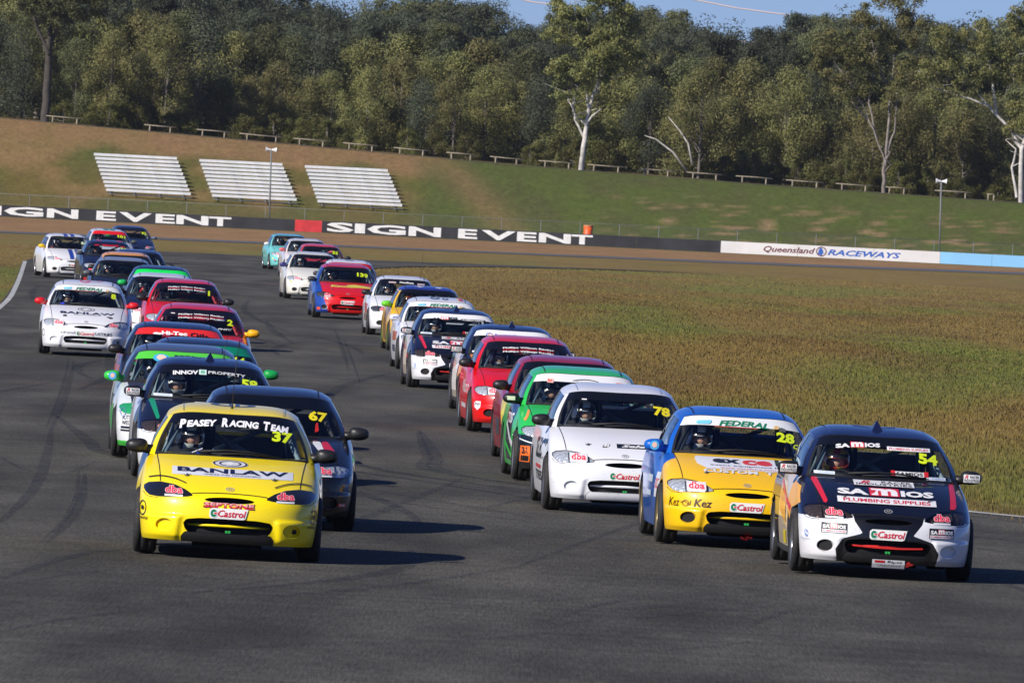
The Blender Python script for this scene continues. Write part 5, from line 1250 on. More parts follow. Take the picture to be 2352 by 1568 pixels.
# ------------------------------------------------------------------ the field
fed = lambda: [('text', 'FEDERAL', -.21, .27, 1.125, 1.175, dict(b=.03, s=.3, arc=.18), (10, 120, 80)), ('text', 'Bringing Motorsports Performance to Street Tyres', -.27, .30, 1.093, 1.106, dict(b=0, arc=.18), (60, 70, 70)), ('rect', -.25, .16, 1.109, 1.114, (205, 50, 40)),
        ('poly', [(-.42, 1.125), (-.28, 1.13), (-.28, 1.165), (-.42, 1.155)], (120, 200, 225)), ('ell', .345, 1.13, .028, .017, (214, 178, 120)), ('poly', [(.37, 1.10), (.44, 1.085), (.43, 1.12), (.38, 1.135)], (90, 95, 90))]
banlaw = lambda panel: ([('rect', -.505, .535, .698, .762, (214, 216, 226))] if panel else [])+[('ell', -.01, .803, .155, .029, (222, 222, 226)), ('ring', -.01, .803, .15, .0275, .12, (24, 28, 66)), ('ring', -.01, .803, .098, .019, .18, (24, 28, 66)), ('poly', [(-.01, .818), (.03, .803), (.012, .793), (-.032, .793), (-.05, .803)], (240, 240, 240)),
        ('text', 'BANLAW', -.46, .49, .722, .757, dict(b=.03), (20, 24, 62)), ('text', 'UNIFIED FUEL MANAGEMENT', -.23, .26, .704, .714, dict(b=0), (60, 62, 90))]
pwr = lambda: [('text', 'Phillips Wilson Racing', -.33, .36, 1.075, 1.098, dict(b=.035, arc=.15), (232, 232, 232)), ('text', 'Phillips Wilson Racing', -.33, .36, 1.098, 1.121, dict(b=.035, arc=.15), (190, 30, 40)), ('text', 'Phillips Wilson Racing', -.33, .36, 1.122, 1.147, dict(b=.035, arc=.15), (232, 232, 232))]
flag = ('poly', [(-.46, .862), (-.36, .862), (-.385, .90)], (30, 60, 160))
rpad = lambda: racer(0, -.005, .145, .07)
V0 = lambda V: V
# 37
car(535, 927, 1.6, 'yellow racing car number 37 leading the field at lower left, with a black windscreen banner', (250, 222, 2), lip=(14, 14, 15), fenders=(246, 218, 4), doors=(22, 26, 58), band=(8, 8, 10), bandv=.755,
    btxt=smallcaps(['PEASEY', 'RACING', 'TEAM'], -.465, .48, 1.104, 1.174, dict(b=.05, s=.12, arc=.15), (236, 236, 240)), num='37', hl='black', hoodd=banlaw(True)+[('line', [(-.70, .655), (-.60, .672), (-.48, .66), (-.38, .628)], .008, (16, 16, 18)), ('line', [(.70, .655), (.60, .672), (.48, .66), (.38, .628)], .008, (16, 16, 18))],
    bumpd=[('text', 'SEPTONE', -.222, .222, .437, .488, dict(b=.06), (40, 12, 14)), ('text', 'SEPTONE', -.215, .215, .443, .486, dict(b=.035), (214, 40, 60)), ('text', 'SEPTONE', -.212, .212, .462, .486, dict(b=.02), (230, 170, 170)), ('ring', -.735, .40, .030, .065, .18, (30, 28, 10)), ('text', 'a', -.748, -.722, .385, .42, dict(b=.04), (30, 28, 10)), ('text', 'racing', -.755, -.685, .30, .33, dict(b=.02, s=.3), (25, 25, 12)),
        ('ring', .725, .40, .030, .065, .18, (30, 28, 10)), ('text', 'a', .712, .738, .385, .42, dict(b=.04), (30, 28, 10)), ('text', 'racing', .67, .745, .30, .33, dict(b=.02, s=.3), (25, 25, 12))],
    roofd=[('ring', -.01, 2.28, .20, .20, .32, (34, 36, 60)), ('rect', -.045, .045, 2.09, 2.47, (34, 36, 60)), ('rect', -.008, .008, 2.08, 2.48, (246, 218, 4))], winds=[('poly', [(-.345, .866), (-.27, .866), (-.262, .905)], (30, 60, 170)), ('line', [(-.345, .872), (-.255, .912)], .006, (220, 220, 225))],
    helmet='white', drv='driver in white and black full-face helmet inside the yellow number 37 car', look=.25, ant=(-.02, 1.95, .60), cage=(.17, .24, .27), seams_roof=(190, 172, 30))
# 67
car(623, 887, 2.5, 'black racing car number 67 half hidden behind the yellow leader, white-and-red bonnet flash', (16, 16, 18), band=(7, 7, 8), bandv=.70, num='67', numcol=NUMY, hl='clear', mir=(14, 14, 15),
    hoodd=[('poly', [(.36, .82), (.45, .82), (.52, .66), (.50, .66)], (226, 226, 228)), ('poly', [(.45, .82), (.52, .82), (.60, .72), (.53, .66)], (205, 30, 44))], bumpd=[('poly', [(.3, .49), (.47, .49), (.36, .36)], (214, 48, 34)), ('text', 'LOW', .32, .40, .455, .48, dict(b=.04), (240, 220, 60)), ('rect', .62, .70, .24, .27, (205, 40, 40)), ('text', 'DE', .64, .69, .245, .265, dict(b=.02), (235, 235, 235))],
    winds=[('rect', -.40, -.34, 1.10, 1.113, (225, 215, 215)), ('poly', [(.40, .90), (.44, .90), (.425, .99), (.405, .99)], (190, 40, 30))], helmet='grey', drv='driver barely visible behind the dark screen of the black number 67 car', cast=False, cage=(.03, .03, .03))
SAM_B = [(lambda V: np.maximum(sdpoly([(-.33, .60), (.33, .60), (.30, .50), (.225, .40), (.40, .345), (.46, .25), (.42, .05), (-.42, .05), (-.46, .25), (-.40, .345), (-.225, .40), (-.30, .50)])(V[:, 0], V[:, 2]), V[:, 1]-.7), (12, 12, 16))]
# 54
def samios_car(cpx, cpy, yaw, label, drv, banner_white, num, helmet, trim=(205, 36, 52), roof=(16, 24, 58), full=True, bown=None, **k):
    bt = (samios(-.40, .0, 1.118, 1.158, (20, 20, 24) if banner_white else WHT, .16)+[('rect', .06, .45, 1.098, 1.131, BLK if banner_white else WHT), ('text', 'PLUMBING SUPPLIES', .08, .43, 1.103, 1.124, dict(b=.02), WHT if banner_white else (200, 50, 60))])
    if bown: bt = bown
    hd = ([('poly', [(-.645, .84), (-.585, .84), (-.52, .64), (-.56, .64)], trim), ('poly', [(.60, .84), (.65, .84), (.625, .64), (.565, .64)], trim)])
    if full: hd += samios(-.43, .43, .722, .775)+[('rect', -.44, .44, .652, .700, WHT), ('text', 'PLUMBING SUPPLIES', -.39, .39, .661, .690, dict(b=.03), (196, 44, 56)), ('rect', -.27, .27, .795, .835, WHT), ('text', 'R', -.22, -.12, .805, .832, dict(b=.03, s=.4), (205, 40, 55)), ('text', 'RACER', -.02, .25, .815, .831, dict(b=.01), (50, 50, 55)), ('text', 'INDUSTRIES', -.25, .25, .798, .812, dict(b=.01), (50, 50, 55))]
    bd = []
    for sx in (-1, 1): bd += [('rect', sx*.475-.112, sx*.475+.112, .385, .475, BLK), ('rect', sx*.475-.105, sx*.475+.105, .39, .417, WHT), ('text', 'PLUMBING SUPPLIES', sx*.475-.10, sx*.475+.10, .396, .411, dict(b=.01), (196, 60, 66))]+samios(sx*.475-.10, sx*.475+.10, .425, .462)
    bd += [('line', [(-.31, .292), (-.1, .282), (.1, .282), (.31, .292)], .014, (205, 40, 34)), ('ring', -.70, .37, .012, .03, .3, (90, 130, 200)), ('text', 'Beaurepaires', -.735, -.67, .315, .328, dict(b=0), (60, 90, 170))]
    lipd = [('rect', -.13, .155, .152, .197, WHT), ('text', 'Repco', 0, .13, .175, .192, dict(b=.02, s=.3), (40, 40, 44)), ('rect', -.11, -.02, .179, .190, (200, 40, 40)), ('text', 'Underwood', -.08, .12, .156, .171, dict(b=0), (40, 40, 44)), ('poly', [(.165, .197), (.235, .177), (.165, .157)], (205, 50, 50))]
    return car(cpx, cpy, yaw, label, roof, lipd=lipd, hood=(12, 14, 26), bumper=(222, 222, 226), fenders=(13, 17, 38), doors=(204, 190, 170), band=(WHT if banner_white else (9, 9, 11)), bandv=.765, btxt=bt, num=num, hoodd=hd, bumpd=bd, hl='smoke', zones={'bumper': SAM_B}, lip=(12, 12, 16), bar=(205, 40, 34), fog=('plug', 'open'), mirpad=(rpad(), rpad()),
        winds=[('rect', -.60, -.42, .868, .893, (206, 214, 224)), ('text', 'UNIVERSAL', -.56, -.43, .873, .887, dict(b=0), (120, 150, 200)), ('rect', .40, .58, .865, .89, (206, 214, 224)), ('text', 'UNIVERSAL', .44, .57, .870, .884, dict(b=0), (120, 150, 200)), ('rect', .10, .40, .885, .925, (214, 214, 214)), ('rect', .08, .12, .885, .93, (200, 40, 40)), ('rect', .38, .42, .885, .93, (200, 40, 40)), ('text', 'SAMIOS', .13, .37, .890, .918, dict(b=.03), (30, 40, 34))],
        helmet=helmet, drv=drv, fin=True, roofd=[('ring', 0, 2.42, .2, .2, .3, (50, 56, 105))], seams_roof=(36, 52, 104), cage=(.20, .27, .29), **k)
samios_car(2001.5, 982.5, 2.6, 'navy and white racing car number 54 at the right front, with red bonnet stripes', 'driver in red and yellow helmet inside the navy and white number 54 car', False, '54', 'flame', look=.1,
    sided=[('poly', [(.62, .62), (1.0, .76), (1.5, .80), (1.4, .55), (1.15, .45), (1.1, .56)], (222, 160, 40)), ('poly', [(1.15, .52), (2.4, .74), (2.4, .78), (1.15, .57)], (205, 36, 44)), ('poly', [(1.5, .40), (2.3, .50), (2.3, .70), (1.6, .62)], (214, 150, 60)), ('rect', 1.45, 1.75, .22, .34, (220, 200, 40))])
# 28
car(1684, 936, 2.9, 'blue and yellow racing car number 28 beside the navy and white number 54 car', (20, 92, 186), hood=(238, 186, 8), bumper=(240, 190, 6), band=(222, 224, 224), bandv=.755, btxt=fed(), num='28', hl='clear', fog='open', dbas=(True, True), mir=(20, 92, 186), pillars=(20, 92, 186), fenders=(238, 186, 8), doors=(24, 84, 170),
    zones={'fenders': [(lambda V: 1.02-V[:, 1]+(V[:, 2]-.4)*.0, (24, 88, 178)), (lambda V: np.maximum(.0+(.845-V[:, 2]), V[:, 1]*0-1), (24, 88, 178))]},
    winds=[('text', 'C', .50, .545, .945, .985, dict(b=.03), NUMC)], lip=(9, 9, 10), tow=True,
    hoodd=[('poly', [(-.47, .835), (.62, .835), (.62, .735), (-.36, .735), (-.45, .77)], (220, 222, 230)), ('text', 'ex', -.30, -.03, .785, .822, dict(b=.05), (22, 24, 40)), ('text', 'ce', -.02, .27, .780, .822, dict(b=.05), (214, 50, 44)), ('text', 'l', .30, .34, .785, .835, dict(b=.05), (22, 44, 40)), ('text', 'event equipment hire', -.33, .42, .757, .771, dict(b=.01), (50, 50, 60)), ('text', 'www.excelhire.com.au', -.24, .36, .740, .751, dict(b=0), (200, 80, 70)),
        ('text', 'CUSTOM  T S', -.40, .36, .697, .728, dict(b=.04), (214, 216, 220)), ('poly', [(-.56, .832), (-.49, .842), (-.50, .826)], (40, 40, 140))], bumpd=[('text', 'Kez', -.72, -.63, .37, .45, dict(b=.01, s=.2), (60, 44, 6)), ('text', 'Kez', -.50, -.33, .375, .45, dict(b=.02, s=.2), (60, 44, 6)), ('ring', -.575, .405, .03, .03, .25, (110, 80, 10)), ('line', [(-.62, .41), (-.58, .42), (-.54, .39), (-.53, .43)], .008, (110, 80, 10))],
    sided=[('rect', .95, 1.25, .42, .66, (214, 214, 216)), ('text', 'EXCEL', 1.25, .97, .5, .6, dict(b=.03), (200, 40, 40)), ('rect', 1.5, 2.1, .55, .62, (200, 214, 230)), ('rect', 1.6, 2.2, .42, .47, (200, 214, 230))], mirpad=([('ell', 0, 0, .045, .045, (80, 170, 220)), ('ell', 0, .004, .024, .026, (236, 190, 170))], None), helmet='white', drv='driver in white and black helmet inside the blue and yellow number 28 car', rim=(.55, .42, .2), cage=(.04, .05, .06), look=.25)
# 78
car(1415.4, 884.6, 2.7, 'plain white racing car number 78 between the green car and the blue and yellow one', (226, 227, 232), band=(9, 9, 10), bandv=.77, num='78', numcol=NUMY, hl='clear', winds=[('rect', -.40, -.35, 1.125, 1.136, (228, 228, 228))],
    hoodd=[('poly', [(-.27, .675), (-.19, .675), (-.11, .715), (-.17, .715)], (26, 26, 28)), ('rect', -.08, .36, .675, .715, (26, 26, 28)), ('text', 'Select', -.03, .34, .683, .707, dict(b=.04, s=.3), (232, 232, 232)), ('text', 'B', -.22, -.15, .68, .712, dict(b=.03, s=.4), (232, 232, 232))],
    sided=[('text', 'SELECT', 2.3, 1.0, .50, .72, dict(b=.04, s=.3), (30, 30, 34)), ('rect', 1.3, 2.2, .40, .44, (190, 60, 60)), ('text', 'TYRES', 2.2, 1.2, .28, .38, dict(b=.03), (40, 40, 44))], helmet='white', drv='driver in white and black helmet inside the white number 78 car', cage=(.10, .11, .12), seams_roof=(170, 172, 180), look=.3)
# green BA
car(1330.6, 842.7, 2.9, 'bright green racing car with plain white windscreen banner just behind the white number 78 car', (44, 186, 76), band=(224, 224, 228), bandv=.755, hl='clear', bumper=(14, 18, 24), doors=(14, 20, 34), mir=(14, 14, 15),
    btxt=[('rect', -.42, -.35, 1.10, 1.145, (235, 180, 170)), ('text', 'BA', -.41, -.36, 1.11, 1.14, dict(b=.03), (214, 70, 50)), ('rect', .36, .43, 1.095, 1.14, (235, 180, 170)), ('text', 'BA', .37, .42, 1.105, 1.135, dict(b=.03), (214, 70, 50)), ('line', [(-.13, 1.135), (-.02, 1.152), (.08, 1.15), (.16, 1.135)], .006, (70, 74, 74)), ('text', 'TSS AUTOMOTIVE', -.10, .13, 1.12, 1.131, dict(b=0), (120, 124, 124))],
    zones={'bumper': [(lambda V: .42-V[:, 2]-(V[:, 0]+.8)*.1, (12, 26, 30))]}, bumpd=[('line', [(-.8, .50), (-.7, .455), (-.5, .41)], .012, (225, 228, 228)), ('rect', -.74, -.64, .22, .40, (228, 110, 40)), ('text', 'BA', -.725, -.655, .31, .385, dict(b=.05), (24, 24, 26)), ('rect', -.73, -.65, .23, .29, (24, 24, 26))], cast=True,
    hoodd=[('line', [(-.70, .68), (-.67, .72), (-.64, .79)], .025, (240, 150, 70))], sided=[('poly', [(.9, .30), (2.4, .60), (2.4, .66), (.9, .38)], (210, 214, 214)), ('poly', [(1.2, .22), (2.4, .36), (2.4, .42), (1.2, .28)], (60, 190, 70)), ('text', 'TSS', 2.2, 1.4, .62, .74, dict(b=.03), (220, 220, 220))],
    helmet='black', suit='black', drv='driver in dark helmet inside the bright green car', mirpad=([('rect', -.05, .04, -.02, .025, (214, 226, 190))], None), rim=(.45, .46, .48), look=.35)
# dark red
car(1296, 816.3, 3.0, 'dark red racing car directly behind the bright green one', (150, 12, 24), band=(10, 10, 12), bandv=.76, btxt=[('rect', .18, .46, 1.105, 1.15, (30, 26, 110)), ('text', 'Century', .22, .45, 1.11, 1.14, dict(b=.03, s=.3), (238, 200, 40)), ('poly', [(.13, 1.125), (.21, 1.14), (.21, 1.152), (.14, 1.15)], (238, 200, 40))],
    sided=[('poly', [(.6, .30), (1.0, .34), (1.6, .78), (1.2, .80)], (200, 180, 50)), ('text', '43', 1.3, .8, .48, .72, dict(b=.04), (226, 210, 60)), ('rect', 1.4, 2.2, .3, .5, (60, 60, 64))], helmet='black', drv='driver in dark helmet behind the screen of the dark red car')
# red 11
car(1202.6, 773.3, 3.1, 'bright red racing car with white 11 on its bonnet, behind the dark red one', (216, 10, 10), band=(14, 12, 18), bandv=.70, btxt=pwr(), hl='clear', hoodd=[('ell', -.03, .718, .175, .043, (228, 226, 226)), ('text', '11', -.10, .06, .698, .738, dict(b=.06, s=.3), (18, 18, 20)), ('text', 'GLIDE', -.15, .20, .79, .805, dict(b=.03), (226, 190, 190))],
    bumpd=[('poly', [(-.735, .42), (-.655, .42), (-.66, .34), (-.695, .30), (-.73, .34)], (226, 222, 224)), ('text', 'PW', -.725, -.665, .355, .40, dict(b=.02), (90, 70, 80))], fog='open', sided=[('text', 'Wilson', 2.2, 1.1, .5, .68, dict(b=.02, s=.3), (230, 200, 200)), ('rect', 1.3, 2.3, .3, .36, (200, 200, 206))], cast=False, helmet='white', drv='driver in shiny white helmet inside the bright red car with round white bonnet number', rim=(.6, .6, .62), look=.2)
# Beaurepaires navy
samios_car(1170, 745.8, 3.2, 'dark navy racing car with white Beaurepaires windscreen banner behind the bright red car', 'driver in white helmet inside the navy car with the white Beaurepaires banner', True, None, 'white', trim=(214, 130, 50), full=False, bown=[('ring', -.345, 1.125, .052, .036, .2, (60, 110, 200)), ('ring', -.335, 1.122, .038, .027, .2, (226, 130, 70)), ('text', 'Beaurepaires', -.27, .12, 1.115, 1.158, dict(b=.02, arc=.15), (50, 96, 190)), ('text', 'BEENLEIGH', .14, .44, 1.108, 1.138, dict(b=.02, arc=.15), (206, 120, 70))], look=.3,
    sided=[('poly', [(.6, .60), (1.15, .5), (1.3, .75), (.7, .72)], (220, 140, 60)), ('poly', [(1.3, .3), (2.4, .3), (2.4, .6), (1.3, .7)], (226, 220, 214))])
# second Samios
samios_car(1045, 708.7, 3.1, 'black and white racing car with red bonnet flashes and white Samios windscreen banner', 'driver in white helmet inside the black and white car with white Samios banner', True, None, 'white', look=.2, sided=[('poly', [(1.15, .46), (2.4, .66), (2.4, .7), (1.15, .52)], (205, 36, 44)), ('rect', 1.3, 2.2, .35, .6, (210, 196, 180))])
# white Federal
car(1009.8, 682.7, 3.1, 'white racing car with green Federal banner lettering in the middle of the right-hand row', (222, 223, 228), band=(222, 224, 226), bandv=.755, btxt=fed(), helmet='black', drv='driver in dark helmet inside the white Federal-banner car of the right-hand row', mir=(222, 223, 228), cast=False, roofd=[('ring', -.1, 2.1, .09, .22, .5, (50, 54, 70)), ('ring', .08, 2.0, .06, .15, .5, (50, 54, 70)), ('rect', .33, .40, 1.85, 2.9, (200, 60, 60)), ('rect', .30, .33, 1.85, 2.9, (230, 170, 60))],
    bumpd=[('rect', -.72, -.62, .36, .43, (50, 110, 80)), ('text', 'EX', -.71, -.63, .37, .42, dict(b=.03), (230, 230, 230)), ('rect', -.72, -.62, .26, .31, (190, 50, 60)), ('rect', -.73, -.60, .16, .22, (120, 120, 190))], mirpad=([('text', 'EPM', -.05, .05, -.01, .02, dict(b=.02), (120, 130, 200))], None), sided=[('rect', 1.2, 2.3, .5, .66, (170, 90, 50)), ('rect', 1.3, 2.2, .3, .42, (60, 60, 90))])
# yellow with blue flag roof
car(978.5, 656.6, 3.3, 'yellow racing car with dark blue starred flag roof and lime green mirror', (228, 178, 14), roof=(28, 36, 130), mir=(104, 200, 40), band=(12, 12, 14), bandv=.80, doors=(150, 110, 40), helmet='flame', drv='driver in dark red and yellow helmet inside the yellow car with the blue flag roof', cast=False, rim=(.35, .75, .05), fenders=(228, 178, 14), winds=[('ell', -.36, .945, .02, .02, (190, 214, 214)), ('ell', -.33, .90, .03, .02, (150, 190, 190))],
    roofd=[('poly', [(-.16, 1.90), (-.12, 2.0), (-.06, 1.98), (-.10, 2.08), (-.05, 2.2), (-.13, 2.13), (-.2, 2.25), (-.19, 2.1), (-.27, 2.02), (-.19, 2.0)], (228, 228, 232)), ('poly', [(.22, 1.86), (.25, 1.95), (.31, 1.96), (.26, 2.03), (.27, 2.12), (.22, 2.06), (.16, 2.1), (.18, 2.0), (.14, 1.93), (.2, 1.94)], (228, 228, 232)), ('rect', -.20, -.14, 2.3, 3.0, (190, 40, 60)), ('rect', -.40, .0, 2.55, 2.68, (190, 40, 60))], hl='clear', bumpd=[('rect', -.66, -.58, .44, .50, (60, 190, 80))], dbas=(False, True))
# Needham
car(925.6, 633.3, 2.9, 'white racing car with the name Needham on its black windscreen banner', (224, 225, 230), band=(12, 12, 14), bandv=.77, btxt=[('text', 'Needham', -.10, .20, 1.13, 1.168, dict(b=.03, arc=.15), (232, 232, 232)), ('rect', -.34, -.18, 1.125, 1.155, (190, 170, 172)), ('rect', .28, .44, 1.11, 1.14, (190, 170, 172))], hl='dark', helmet='white', drv='driver in white helmet inside the white car marked Needham', ant=(.36, 2.0, .55), cast=False, fog='open', bumpd=[('text', 'the mountain', -.68, -.50, .405, .42, dict(b=.01), (200, 60, 50))],
    sided=[('poly', [(1.15, .5), (1.3, .4), (2.4, .7), (1.2, .66)], (170, 60, 40)), ('rect', 1.2, 2.2, .3, .45, (130, 110, 100))], hoodd=[('line', [(-.1, .80), (.1, .79), (.3, .80)], .006, (90, 90, 96))], look=.3)
# 9
car(800.5, 597.4, 3.0, 'white-roofed racing car number 9, red banner, behind the red and blue number 139 car', (222, 222, 226), band=(196, 22, 30), bandv=.74, num='9', numx=.52, roofd=[('rect', -.1, .1, 2.0, 2.2, (60, 60, 90))], cast=False)
# 139
car(792.5, 607, 3.5, 'red and blue racing car number 139 with yellow lettering on its red bonnet', (196, 26, 36), hood=(206, 22, 24), bumper=(214, 16, 14), fenders=(24, 66, 150), pillars=(24, 66, 150), band=(12, 12, 16), bandv=.80, num='139', hl='dark', fog='open', zones={'bumper': [(lambda V: V[:, 0]+.50-(V[:, 2]-.3)*-.35, (24, 66, 150))]},
    hoodd=[('text', 'Kewish', -.40, .22, .745, .79, dict(b=.06, s=.2), (212, 200, 70)), ('poly', [(-.05, .80), (.2, .815), (.58, .77), (.58, .735), (.2, .755)], (212, 200, 70)), ('rect', -.02, .0, .84, .841, (20, 20, 20))], helmet='black', drv='driver in dark helmet inside the red and blue number 139 car', rim=(.6, .6, .62), mir=(60, 60, 64), sided=[('rect', 1.2, 2.2, .3, .6, (120, 120, 130))], bumpd=[('rect', -.71, -.64, .20, .26, (232, 84, 30))])
# white behind 139
car(716.8, 579.3, 4.0, 'off-white racing car with one blue mirror left of the red and blue number 139 car', (222, 220, 210), band=(14, 14, 16), bandv=.86, mir=((44, 40, 110), (60, 60, 60)), fog='open', helmet='white', drv='driver in white helmet inside the off-white car with the blue mirror', hoodd=[('text', 'MOTUL', .0, .3, .715, .74, dict(b=.03), (110, 120, 60)), ('line', [(-.02, .80), (.1, .805), (.22, .80)], .006, (120, 120, 124))], bumpd=[('poly', [(-.70, .45), (-.60, .46), (-.64, .50)], (200, 200, 40))], rim=(.6, .6, .62), cast=True)
# red 55
car(734.5, 560.8, 4.5, 'red-roofed racing car number 55 behind the off-white car', (214, 52, 40), band=(16, 14, 16), bandv=.84, num='55', cast=False)
# white with pink mirror
car(702.3, 549, 5, 'pale grey-white racing car with a pink mirror next to the turquoise one', (212, 208, 208), band=(14, 14, 16), bandv=.86, mir=(216, 96, 96), helmet='grey', drv='driver in grey helmet inside the pale car with the pink mirror', bumpd=[('rect', -.72, -.62, .42, .49, (70, 170, 120))])
# turquoise
car(662, 537, 6, 'turquoise racing car at the tail of the right-hand row', (112, 196, 192), roof=(104, 176, 192), band=(14, 16, 18), bandv=.88, num=None, mir=(224, 216, 220), helmet='black', drv='driver in dark helmet inside the turquoise car', bumpd=[('ell', -.68, .40, .03, .03, (220, 210, 120)), ('ell', -.62, .34, .03, .03, (190, 80, 120))], rim=(.55, .56, .58))
# ---- left-hand row
innov = car(478.7, 822, 2.8, 'dark navy and white racing car, Innov8 Property banner, behind the yellow leader', (15, 22, 52), hood=(12, 14, 26), bumper=(222, 224, 228), fenders=(13, 17, 38), doors=(206, 208, 212), band=(10, 10, 12), bandv=.76, btxt=[('text', 'INNOV', -.40, -.13, 1.115, 1.158, dict(b=.04, arc=.12), (232, 232, 234)), ('rect', -.12, -.04, 1.113, 1.165, (206, 228, 218)), ('text', '8', -.105, -.055, 1.122, 1.158, dict(b=.03), (90, 170, 140)), ('text', 'PROPERTY', -.02, .38, 1.125, 1.155, dict(b=.01, arc=.16), (224, 224, 226))],
    num='58', hl='smoke', zones={'bumper': SAM_B}, lip=(12, 12, 16), fog='plug', mirpad=(rpad(), rpad()), hoodd=[('poly', [(-.66, .84), (-.59, .84), (-.53, .64), (-.57, .64)], (24, 140, 100)), ('text', 'INNOV8', -.30, .30, .735, .78, dict(b=.02), WHT), ('text', 'PROPERTY', -.30, .30, .685, .72, dict(b=.02), WHT), ('rect', -.16, .16, .81, .83, WHT)], winds=[('rect', -.60, -.40, .868, .895, (206, 214, 224)), ('text', 'UNIVERSAL', -.56, -.42, .873, .887, dict(b=0), (120, 150, 200))],
    bumpd=[('rect', -.59, -.36, .40, .48, BLK)]+samios(-.57, -.38, .43, .465), fin=True, helmet='grey', drv='driver in pale grey helmet inside the navy Innov8 Property car', roofd=[('ring', 0, 2.42, .2, .2, .3, (50, 56, 105))], seams_roof=(36, 52, 104), cage=(.2, .27, .29), look=.3, ant=(.17, 2.9, .25))
car(422, 793, 2.8, 'silver and white racing car with light green windscreen banner and green mirrors', (96, 104, 120), roof=(70, 78, 92), hood=(50, 52, 66), bumper=(222, 224, 226), fenders=(206, 212, 214), doors=(150, 160, 150), pillars=(40, 46, 56), band=(84, 196, 62), bandv=.755, btxt=[('ell', -.27, 1.128, .095, .045, (70, 170, 224)), ('ell', -.27, 1.135, .055, .030, (238, 196, 176)), ('text', 'DIRTY', -.12, .10, 1.128, 1.168, dict(b=.05), (20, 26, 18)), ('text', 'BOY', .14, .30, 1.115, 1.15, dict(b=.05), (20, 26, 18))],
    hl='green', dbas=(False, False), mir=(52, 184, 66), mirpad=([('ell', 0, 0, .045, .045, (80, 170, 220)), ('ell', 0, .004, .024, .026, (236, 190, 170))], None), bumpd=[('text', 'AUTO', -.70, -.60, .44, .49, dict(b=.02), (40, 40, 44)), ('text', 'WEST', -.70, -.60, .38, .43, dict(b=.02), (40, 40, 44)), ('rect', -.71, -.59, .34, .365, (30, 30, 34)), ('rect', -.71, -.59, .31, .33, (30, 30, 34)), ('ring', -.69, .52, .03, .05, .15, (90, 110, 170))],
    zones={'bumper': [(lambda V: V[:, 2]-.20, (56, 190, 60))]}, helmet='black', drv='driver in black and white helmet inside the car with the light green banner', rim=(.1, .5, .12), sided=[('poly', [(1.0, .3), (2.3, .3), (2.3, .5), (1.2, .6)], (60, 150, 70)), ('text', 'BOY', 2.2, 1.4, .55, .7, dict(b=.03), (40, 44, 60))], cast=False, look=.4)
car(465, 775, 2.8, 'dark racing car number 44 with deep green windscreen banner, mostly hidden in the left-hand row', (18, 24, 40), band=(8, 122, 92), bandv=.72, num='44', numx=.50, mir=(20, 150, 66), cast=False)
car(406.7, 739.7, 2.8, 'dark racing car with red Hi-Tec Oils windscreen banner in the left-hand row', (20, 22, 34), hood=(26, 28, 40), doors=(120, 52, 34), band=(220, 42, 38), bandv=.755, btxt=[('text', 'Hi-Tec', -.22, .12, 1.118, 1.168, dict(b=.05), (238, 238, 238)), ('text', 'Oils', .16, .40, 1.110, 1.168, dict(b=.03, arc=.1), (16, 14, 16)), ('poly', [(-.36, 1.12), (-.24, 1.115), (-.20, 1.135), (-.30, 1.145)], (235, 235, 235)), ('poly', [(-.36, 1.142), (-.26, 1.15), (-.22, 1.145)], (30, 30, 34))],
    hoodd=[('poly', [(-.60, .84), (-.50, .84), (-.50, .72), (-.58, .66)], (220, 84, 36))], helmet='white', drv='driver in white helmet inside the dark Hi-Tec Oils car', cast=False, sided=[('poly', [(.6, .3), (2.4, .3), (2.4, .7), (.9, .7)], (150, 66, 40)), ('rect', 1.3, 2.0, .45, .6, (90, 100, 160))])
car(456.7, 700, 2.8, 'red racing car number 2 with one yellow mirror, in the left-hand row', (206, 12, 16), band=(16, 12, 20), bandv=.68, btxt=pwr(), num='2', numx=.50, mir=((14, 14, 15), (232, 172, 16)), helmet='black', drv='driver in black helmet inside the red number 2 car', doors=(214, 120, 30), winds=[('text', 'PHSC', .27, .49, .93, .955, dict(b=.02, s=.3), (220, 220, 220)), ('rect', -.44, -.38, 1.13, 1.142, (225, 215, 215))], cage=(.4, .03, .03))
car(425.7, 640, 2.8, 'red racing car number 1 with black mirrors, beside the white Banlaw car', (210, 14, 18), band=(16, 12, 20), bandv=.68, btxt=pwr(), num='1', numx=.455, helmet='black', drv='driver in dark helmet inside the red number 1 car', hoodd=[('ell', -.05, .718, .175, .043, (228, 226, 226)), ('text', 'G.D', -.15, .05, .80, .812, dict(b=.03), (226, 190, 190))], cage=(.4, .03, .03))
car(202, 646, 2.4, 'white racing car with red mirrors and green Federal banner at far left of the track', (226, 226, 230), band=(222, 224, 224), bandv=.755, btxt=fed(), num='8', numx=.50, hoodd=banlaw(False)+[('rect', -.41, -.35, .672, .692, (26, 26, 28)), ('rect', .39, .45, .672, .692, (26, 26, 28))], mir=(206, 24, 30), hl='clear', helmet='white', drv='driver in white and black helmet inside the white Banlaw car with red mirrors', cage=(.15, .18, .2),
    bumpd=[('text', 'adrenalin', -.44, -.13, .385, .43, dict(b=.0), (60, 60, 64)), ('text', 'USTRIES', .17, .46, .375, .425, dict(b=.02), (40, 40, 44)), ('ring', -.73, .38, .025, .06, .2, (110, 110, 110))], winds=[('poly', [(-.50, .865), (-.38, .865), (-.41, .91)], (50, 60, 170))], roofd=[('ring', -.05, 2.2, .1, .3, .4, (214, 70, 90)), ('ring', .1, 2.3, .16, .25, .3, (225, 150, 160))], look=.25)
